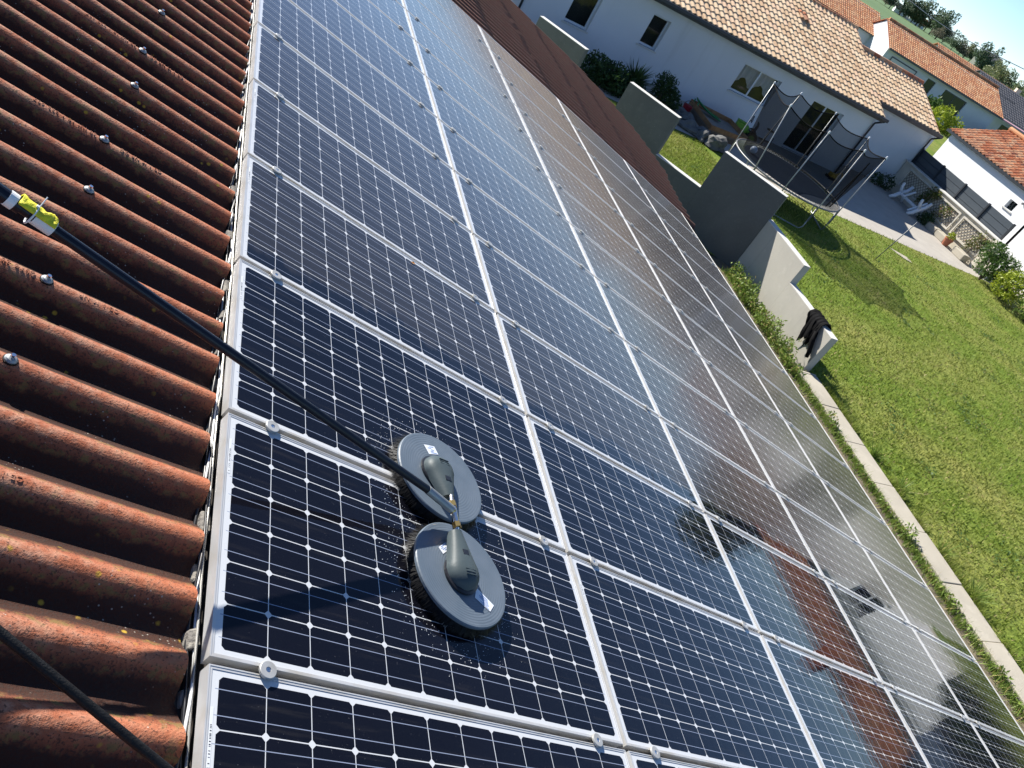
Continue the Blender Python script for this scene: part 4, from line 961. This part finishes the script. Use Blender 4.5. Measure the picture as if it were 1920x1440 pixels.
for a, w, h_, hh in ((7.2,.1,0,2.75),(10.32,.1,0,2.75)): f.obox(q2(a,-.03,h_), e2*w, b2*.05, (0,0,hh))
f.obox(q2(7.2,-.03,2.67), e2*3.22, b2*.05, (0,0,.1)); f.build('door_frame', M['slate'], h2)
f = MB(); f.obox(q2(11.1,0,0), e2*.15, -b2*10.0, (0,0,3.25)); f.add([q2(11.1,0,3.25),q2(11.1,4.6,5.0),q2(11.1,9.2,3.25)],[(0,1,2)]); f.add([q2(11.25,0,3.25),q2(11.25,4.6,5.0),q2(11.25,9.2,3.25)],[(0,1,2)]); f.build('wall', M['white_render'], h2)
f = MB(); f.obox(q2(-3.0,0.02,0), -e2*.1, -b2*10, (0,0,3.2)); f.build('wall', M['white_render'], h2)
s2 = (-b2*math.cos(SLP)*1.0 + Z1*math.sin(SLP)).normalized()
gable_roof_part('roof', h2, M['tiles_orange'], q2(-3.6,-.5,3.28), e2, s2, 15.0, 5.3, seed=9)
f = MB(); f.obox(q2(-3.6,-.48,3.25), e2*15.0, s2*5.3, (0,0,-.06)); f.obox(q2(-3.6,4.42,5.22), e2*15, (-b2*math.cos(SLP)-Z1*math.sin(SLP))*5.4, (0,0,-.06)); f.build('roof_boards', M['tiles_mixed'], h2)
ridge_caps('ridge_tiles', h2, M['tiles_orange'], q2(-3.6,4.42,5.30), q2(11.4,4.42,5.30), r=.13)
f = MB(); f.obox(q2(-3.6,-.64,3.13), e2*15.0, b2*-.12, (0,0,.14)); f.build('gutter', M['slate'], h2)
# left wing set back
wall_with_holes(h2, q2(11.3,5.5,0), e2, 12, 3.15, [], b2, M['white_render'])
gable_roof_part('roof', h2, M['tiles_orange'], q2(10.2,5.0,3.2), e2, s2, 14, 5.2, seed=10)
f = MB(); f.obox(q2(10.2,5.02,3.17), e2*14, s2*5.2, (0,0,-.06)); f.obox(q2(10.2,9.84,5.10), e2*14, (-b2*math.cos(SLP)-Z1*math.sin(SLP))*5.2, (0,0,-.06)); f.build('roof_boards', M['slate'], h2)
fix(h2)
shrub('shrub', (64.2,63.6,ZG), [(0,0,1.0,1.1,1.0,1.0),(.9,.3,.8,.9,.9,.8)], 1500, .3, 'leaf_mid', 'sunlit green bush in front of the orange roofed house door', seed=31)
shrub('shrub', (63.2,60.4,ZG), [(0,0,1.0,1.3,1.2,1.1),(1.2,-.6,.8,1.1,1.0,.9)], 1500, .3, 'leaf_lime', 'yellow green bush at the lawn before the second house', seed=32)
shrub('shrub', (73.8,62.6,ZG), [(0,0,1.1,1.6,1.5,1.2),(2.4,.4,1.0,1.5,1.4,1.1)], 1800, .35, 'leaf_dark', 'dark bush at the right end of the orange roofed house', seed=33)
# ------------------------------------------------------------------ further roofs
def far_house(loc, az, L, D, eave, ridge, mat, label, wall='white_render', chimney=False, extra=None):
    r_ = tag(empty('far_house', loc, (0,0,rad(az))), label, 'house', 'distant houses')
    f = MB(); f.box((0,0,-.5),(L,D,eave)); f.add([(0,0,eave),(0,D,eave),(0,D/2,ridge-.1)],[(0,1,2)]); f.add([(L,0,eave),(L,D,eave),(L,D/2,ridge-.1)],[(0,1,2)]); f.build('wall', M[wall], r_)
    sl2 = math.atan2(ridge-eave, D/2+.4); S = (D/2+.4)/math.cos(sl2)
    f = MB(); tile_roof(f, (-.4,-.4,eave), X1, Vector((0,math.cos(sl2),math.sin(sl2))), L+.8, S, pitch=.4, course=.5); f.build('roof', M[mat], r_, tint=True)
    f = MB(); f.obox((-.4,D+.4,eave),(L+.8,0,0),(0,-(D/2+.4),ridge-eave),(0,0,-.08)); f.build('roof_back', M[mat], r_)
    for wx, wz, ww in ((L*.3,.9,1.4),(L*.65,.1,1.8)): f = MB(); f.box((wx,-.02,wz),(wx+ww,-.003,2.1)); f.build('window', M['glass_solid'], r_)
    if chimney: f = MB(); f.box((L*.75,D*.55,ridge-.8),(L*.75+.9,D*.55+.7,ridge+1.0)); f.build('chimney', M['cream_wall'], r_)
    return r_
def at(px_, py_, dist):      # point along the camera ray at a horizontal distance
    d = MW @ np.array([(px_-960)/1479.42, (py_-720)/1479.42, 1.0]); d = d/np.hypot(d[0], d[1]); return CP + d*dist
p = at(1885,160,150); far_house((p[0]+2,p[1]-2,ZG), 160, 9, 9, 2.8, 5.0, 'slate_tiles' if 'slate_tiles' in M else 'tiles_mixed', 'low house with dark slate roof behind the orange roof, right') if False else None
def hz_(D): return ZG + (0 if D < 170 else 3.2*min(1,(D-170)/280)) + max(0,D-450)*.004
mb = MB(); mb.grid([[(CP[0]+R_*math.cos(rad(a)), CP[1]+R_*math.sin(rad(a)), hz_(R_)-.05) for a in range(5,96,3)] for R_ in (165,200,250,300,350,400,450,520,600,750,1000,1600)])
tag(mb.build('hill', M['field'], smooth=True), kind='structure')
M['tiles_slate'] = tiles('slate_tiles', [(.07,.075,.09),(.09,.095,.11),(.08,.085,.10)], .15)
p = at(1868,172,118); q_ = far_house((p[0],p[1],ZG), -18, 12, 12, 2.9, 5.6, 'tiles_slate', 'low house with dark slate roof behind the orange ridge', wall='white_render')
f = MB(); f.box((-.2,-3.0,2.6),(14.0,-.5,2.75)); f.build('awning', simple('pink_awning', (.48,.28,.32), None, rough=.7), q_)
p = at(1772,112,150); far_house((p[0],p[1],ZG), -17, 16, 10, 2.9, 5.4, 'tiles_orange', 'distant house with plain orange roof beyond the second house')
p = at(1826,142,160); far_house((p[0],p[1],ZG), -17, 15, 10, 2.7, 5.0, 'tiles_orange', 'distant orange roofed house with a pale chimney', chimney=True)
p = at(1706,32,585); far_house((p[0],p[1],hz_(585)), -30, 11, 7, 2.2, 5.6, 'tiles_mixed', 'tiny far house with reddish roof among the trees')
p = at(1680,14,585); far_house((p[0],p[1],hz_(585)), -30, 10, 7, 2.2, 5.4, 'tiles_slate', 'tiny far house with grey roof among the trees, higher left')
p = at(1828,104,420); far_house((p[0],p[1],hz_(420)), -75, 8, 12, 4.0, 8.2, 'tiles_slate', 'tiny far house with pale gable between trees', wall='cream_wall')
# trees at the skyline: three prototypes, copied
def tree_proto(name, mat, H, W, seed, n=1500, label='', size=None):
    r_ = empty(name); r = np.random.RandomState(seed); n = 2600
    bl = [(r.uniform(-.3,.3)*W, r.uniform(-.3,.3)*W, H*(.42+.12*k+.05*r.rand()), W*(.42-.05*k)*r.uniform(.8,1.15), W*(.42-.05*k)*r.uniform(.8,1.15), H*.20*r.uniform(.8,1.2)) for k in range(5)]
    bl += [(r.uniform(-.5,.5)*W, r.uniform(-.5,.5)*W, H*r.uniform(.25,.5), W*.30, W*.30, H*.17) for k in range(5)]
    leaf_cloud('crown', bl, n, size or H*.062, M[mat], r_, seed, thin=.7, shell=.45)
    mb = MB(); mb.tube([(0,0,0),(.1,0,H*.3),(0,.1,H*.75)], [H*.03,H*.022,H*.008], 7)
    for b in bl[:5]: mb.tube([(0,0,H*.28),(b[0]*.6,b[1]*.6,b[2]*.8),(b[0],b[1],b[2])], [H*.014,H*.01,H*.004], 5)
    mb.build('trunk', M['bark'], r_); return r_
protos = [tree_proto('tree','leaf_far1',14,11,1), tree_proto('tree','leaf_far2',11,10,2), tree_proto('tree','leaf_far3',8,9,3), tree_proto('tree','leaf_far1',9,9,4)]
kinds = ['dark green tree','yellow green tree','low brownish thicket','rounded green tree']
spots = [ # pixel of the base, distance, kind, scale, label tail
 (1640,2,560,0,1.3,'at the upper left end of the skyline row'),(1668,14,560,3,1.2,'above the small grey roof on the skyline'),(1690,22,560,0,1.25,'between the two tiny far roofs'),
 (1712,36,560,1,1.15,'beside the tiny reddish roof'),(1722,40,560,0,1.35,'tallest of the skyline clump, left side'),(1738,50,560,1,1.2,'in the middle of the skyline clump'),
 (1748,56,560,0,1.35,'in the middle of the skyline clump, behind the yellow one'),(1760,64,540,0,1.25,'at the right end of the tall skyline clump'),(1772,72,540,2,1.2,'at the foot of the tall skyline clump'),
 (1758,66,500,2,1.1,'along the field edge below the clump'),(1790,84,470,3,1.35,'standing alone on the field edge'),(1803,94,470,2,1.2,'right of the lone rounded tree'),(1812,100,480,1,1.1,'below the power cable'),
 (1822,108,480,3,1.1,'left of the pale far gable'),(1842,118,400,0,1.2,'large one behind the orange roofs'),(1852,124,400,3,1.2,'beside the pale chimney'),(1866,134,380,1,1.1,'right of the pale chimney'),
 (1878,150,300,1,1.1,'behind the dark slate roof'),(1898,160,300,3,1.1,'at the right frame edge, upper'),(1905,172,220,1,.9,'at the right frame edge above the slate roof'),(1915,185,190,1,.8,'at the right frame edge beside the field strip'),(1660,8,600,2,1.3,'far along the skyline, upper left')]
used = set()
for i, (x, y, D, k, s, tail) in enumerate(spots):
    o = protos[k] if k not in used else copy_tree(protos[k]); used.add(k)
    p = at(x, y, D); o.location = (p[0], p[1], hz_(D)); o.rotation_euler = (0,0,i*1.7); s *= .82 if i < 9 else .64; o.scale = (s,s,s*(.9+.2*rnd.random())); tag(o, kinds[k]+' '+tail, 'tree', 'trees on the skyline')
# trees mirrored in the glass, beyond the right edge
for i,(x,y,s,k) in enumerate(((47,27.5,.62,0),(52,19,.42,3),(48,9,.42,1),(58,33,.7,0))):
    o = copy_tree(protos[k]); o.location = (x,y,ZG); o.scale = (s,s,s); tag(o, kinds[k]+' '+['behind the garage roof','behind the brown roofed house, middle','behind the brown roofed house, near end','farthest behind the garage'][i], 'tree', 'garden trees off to the right')
# power cable
mb = MB(); A, B = Vector(at(1700,-4,70)), Vector(at(1935,137,44)); mb.tube([A.lerp(B,t)+Vector((0,0,-.25*math.sin(t*math.pi))) for t in np.linspace(-.3,1.5,24)], .018, 5)
c_ = mb.build('power_cable', M['black_plastic'], None, smooth=True); tag(c_, 'black overhead power cable crossing the sky at the upper right', 'cable')
mb = MB(); A, B = Vector(at(1605,0,75)), Vector(at(1770,108,64)); mb.tube([A.lerp(B,t) for t in np.linspace(-.3,1.6,12)], .014, 5)
c_ = mb.build('power_cable', M['black_plastic'], None, smooth=True); tag(c_, 'thin overhead cable passing in front of the orange roof', 'cable')
# ================================================================== weeds and grass
r = np.random.RandomState(21)
n = 150000; P = np.stack([12.85+18.0*r.rand(n), -1+22.4*r.rand(n), np.full(n, ZG)],1)
far = np.hypot(P[:,0]-CP[0], P[:,1]-CP[1]); keep = (r.rand(n) < np.clip(18/far,0,1)**1.2)
vis = (P[:,1] > 1.5+ (P[:,0]-12.8)*.30)
P = P[keep & vis]
tag(blades('grass', P, .055, .03, M['blade'], 3), 'short mown grass of the lawn', 'grass', kind='stuff')
n = 16000; P = np.stack([9.5+6.5*r.rand(n), 16.5+6.3*r.rand(n), np.full(n, ZG)],1); P = P[(P[:,0]-12.6)*.74+(P[:,1]-13.65)*.67 > .35]
tag(blades('grass', P, .06, .03, M['blade'], 4), 'short grass beyond the garden wall piers', 'grass', kind='stuff')
n = 9000; yy = -1+10.6*r.rand(n); cl = np.sin(yy*3.1)+np.sin(yy*7.7+1)+np.sin(yy*1.3+2); P = np.stack([12.84+.05*r.rand(n)+.10*np.abs(r.randn(n))*(cl>0), yy, np.full(n,ZG)],1)
P = P[(cl > -.4)[:]]; tag(blades('kerb_grass', P, .16, .016, M['blade'], 5, lean=1.0), 'longer grass tufts growing along the lawn side of the kerb', 'grass', kind='stuff')
bl = []; yy = 2.0
while yy < 13.3:
    big = yy > 9.4; h = (.14+.16*r.rand()) if big else (.05+.10*r.rand())*(1 if r.rand() < .22 else .15)
    bl.append(((12.28-.16*r.rand()) if big else (12.26-.06*r.rand()), yy, ZG+h*.8+(0 if big else .08), (.16+.10*r.rand()) if big else .07, .22, h)); yy += .17+.12*r.rand()
wd = leaf_cloud('weeds', bl, 4200, .075, M['leaf_weed'], None, 6, thin=.4, up=.5, shell=.2); tag(wd, 'leafy weeds growing along the foot of the garden wall and kerb', 'weeds', kind='stuff')
n = 5000; P = np.stack([12.30-.12*np.abs(r.randn(n)), 1+12.3*r.rand(n), np.full(n,ZG)],1); tag(blades('dry_grass', P, .13, .014, M['leaf_weed'], 8, lean=1.0), 'dry grass and weeds on the house side of the kerb', 'weeds', kind='stuff')
for i,(y,lb) in enumerate(((9.35,'broad leaved tuft in the shadow of the garden wall end'),(8.85,'pale grass tuft just past the wall shadow on the lawn'),(7.5,'long bladed tuft beside the kerb, below the wall end'),(6.6,'sprawling tuft beside the kerb halfway down'),(5.2,'spreading tuft at the kerb, nearer the lower right'),(4.3,'small tuft at the kerb near the lower right corner'))):
    m_ = 90; a = r.rand(m_)*6.28; rr = .02+.05*r.rand(m_); o = blades('grass_tuft', np.stack([np.cos(a)*rr, np.sin(a)*rr, 0*a],1), .26, .018, M['leaf_weed'], 30+i, lean=1.3); o.location = (13.02+.12*r.rand(), y, ZG); tag(o, lb, 'grass tuft', 'grass tufts along the kerb')

m_ = 2600; cx = 13+16*r.rand(90); cy = 3+17*r.rand(90); k = r.randint(0,90,m_)
bl = np.stack([cx[k]+.16*r.randn(m_), cy[k]+.16*r.randn(m_), np.full(m_, ZG+.035)],1); a = r.rand(m_)*6.28; s_ = .022+.03*r.rand(m_)
V = np.stack([bl+np.stack([np.cos(a+q*1.571)*s_*(1 if q%2==0 else .5), np.sin(a+q*1.571)*s_*(1 if q%2==0 else .5), .02*r.randn(m_)*.6],1) for q in range(4)],1).reshape(-1,3)
tag(np_mesh('lawn_weeds', V, np.arange(4*m_).reshape(-1,4), M['leaf_mid']), 'small broad leaved weeds dotted through the lawn', 'weeds', kind='stuff')
mb = MB(); mb.add([(-.016,0,0),(0,-.009,.003),(.018,.002,.001),(.002,.010,.004)], [(0,1,2,3)]); fl_ = mb.build('dry_leaf', simple('dry_orange_leaf', (.50,.22,.05), None, rough=.8), None); fl_.location = RW(.937,2.405,.0005); fl_.rotation_euler = TR
tag(fl_, 'single dry orange leaf lying on a dusty panel in the column beside the tiles', 'leaf')
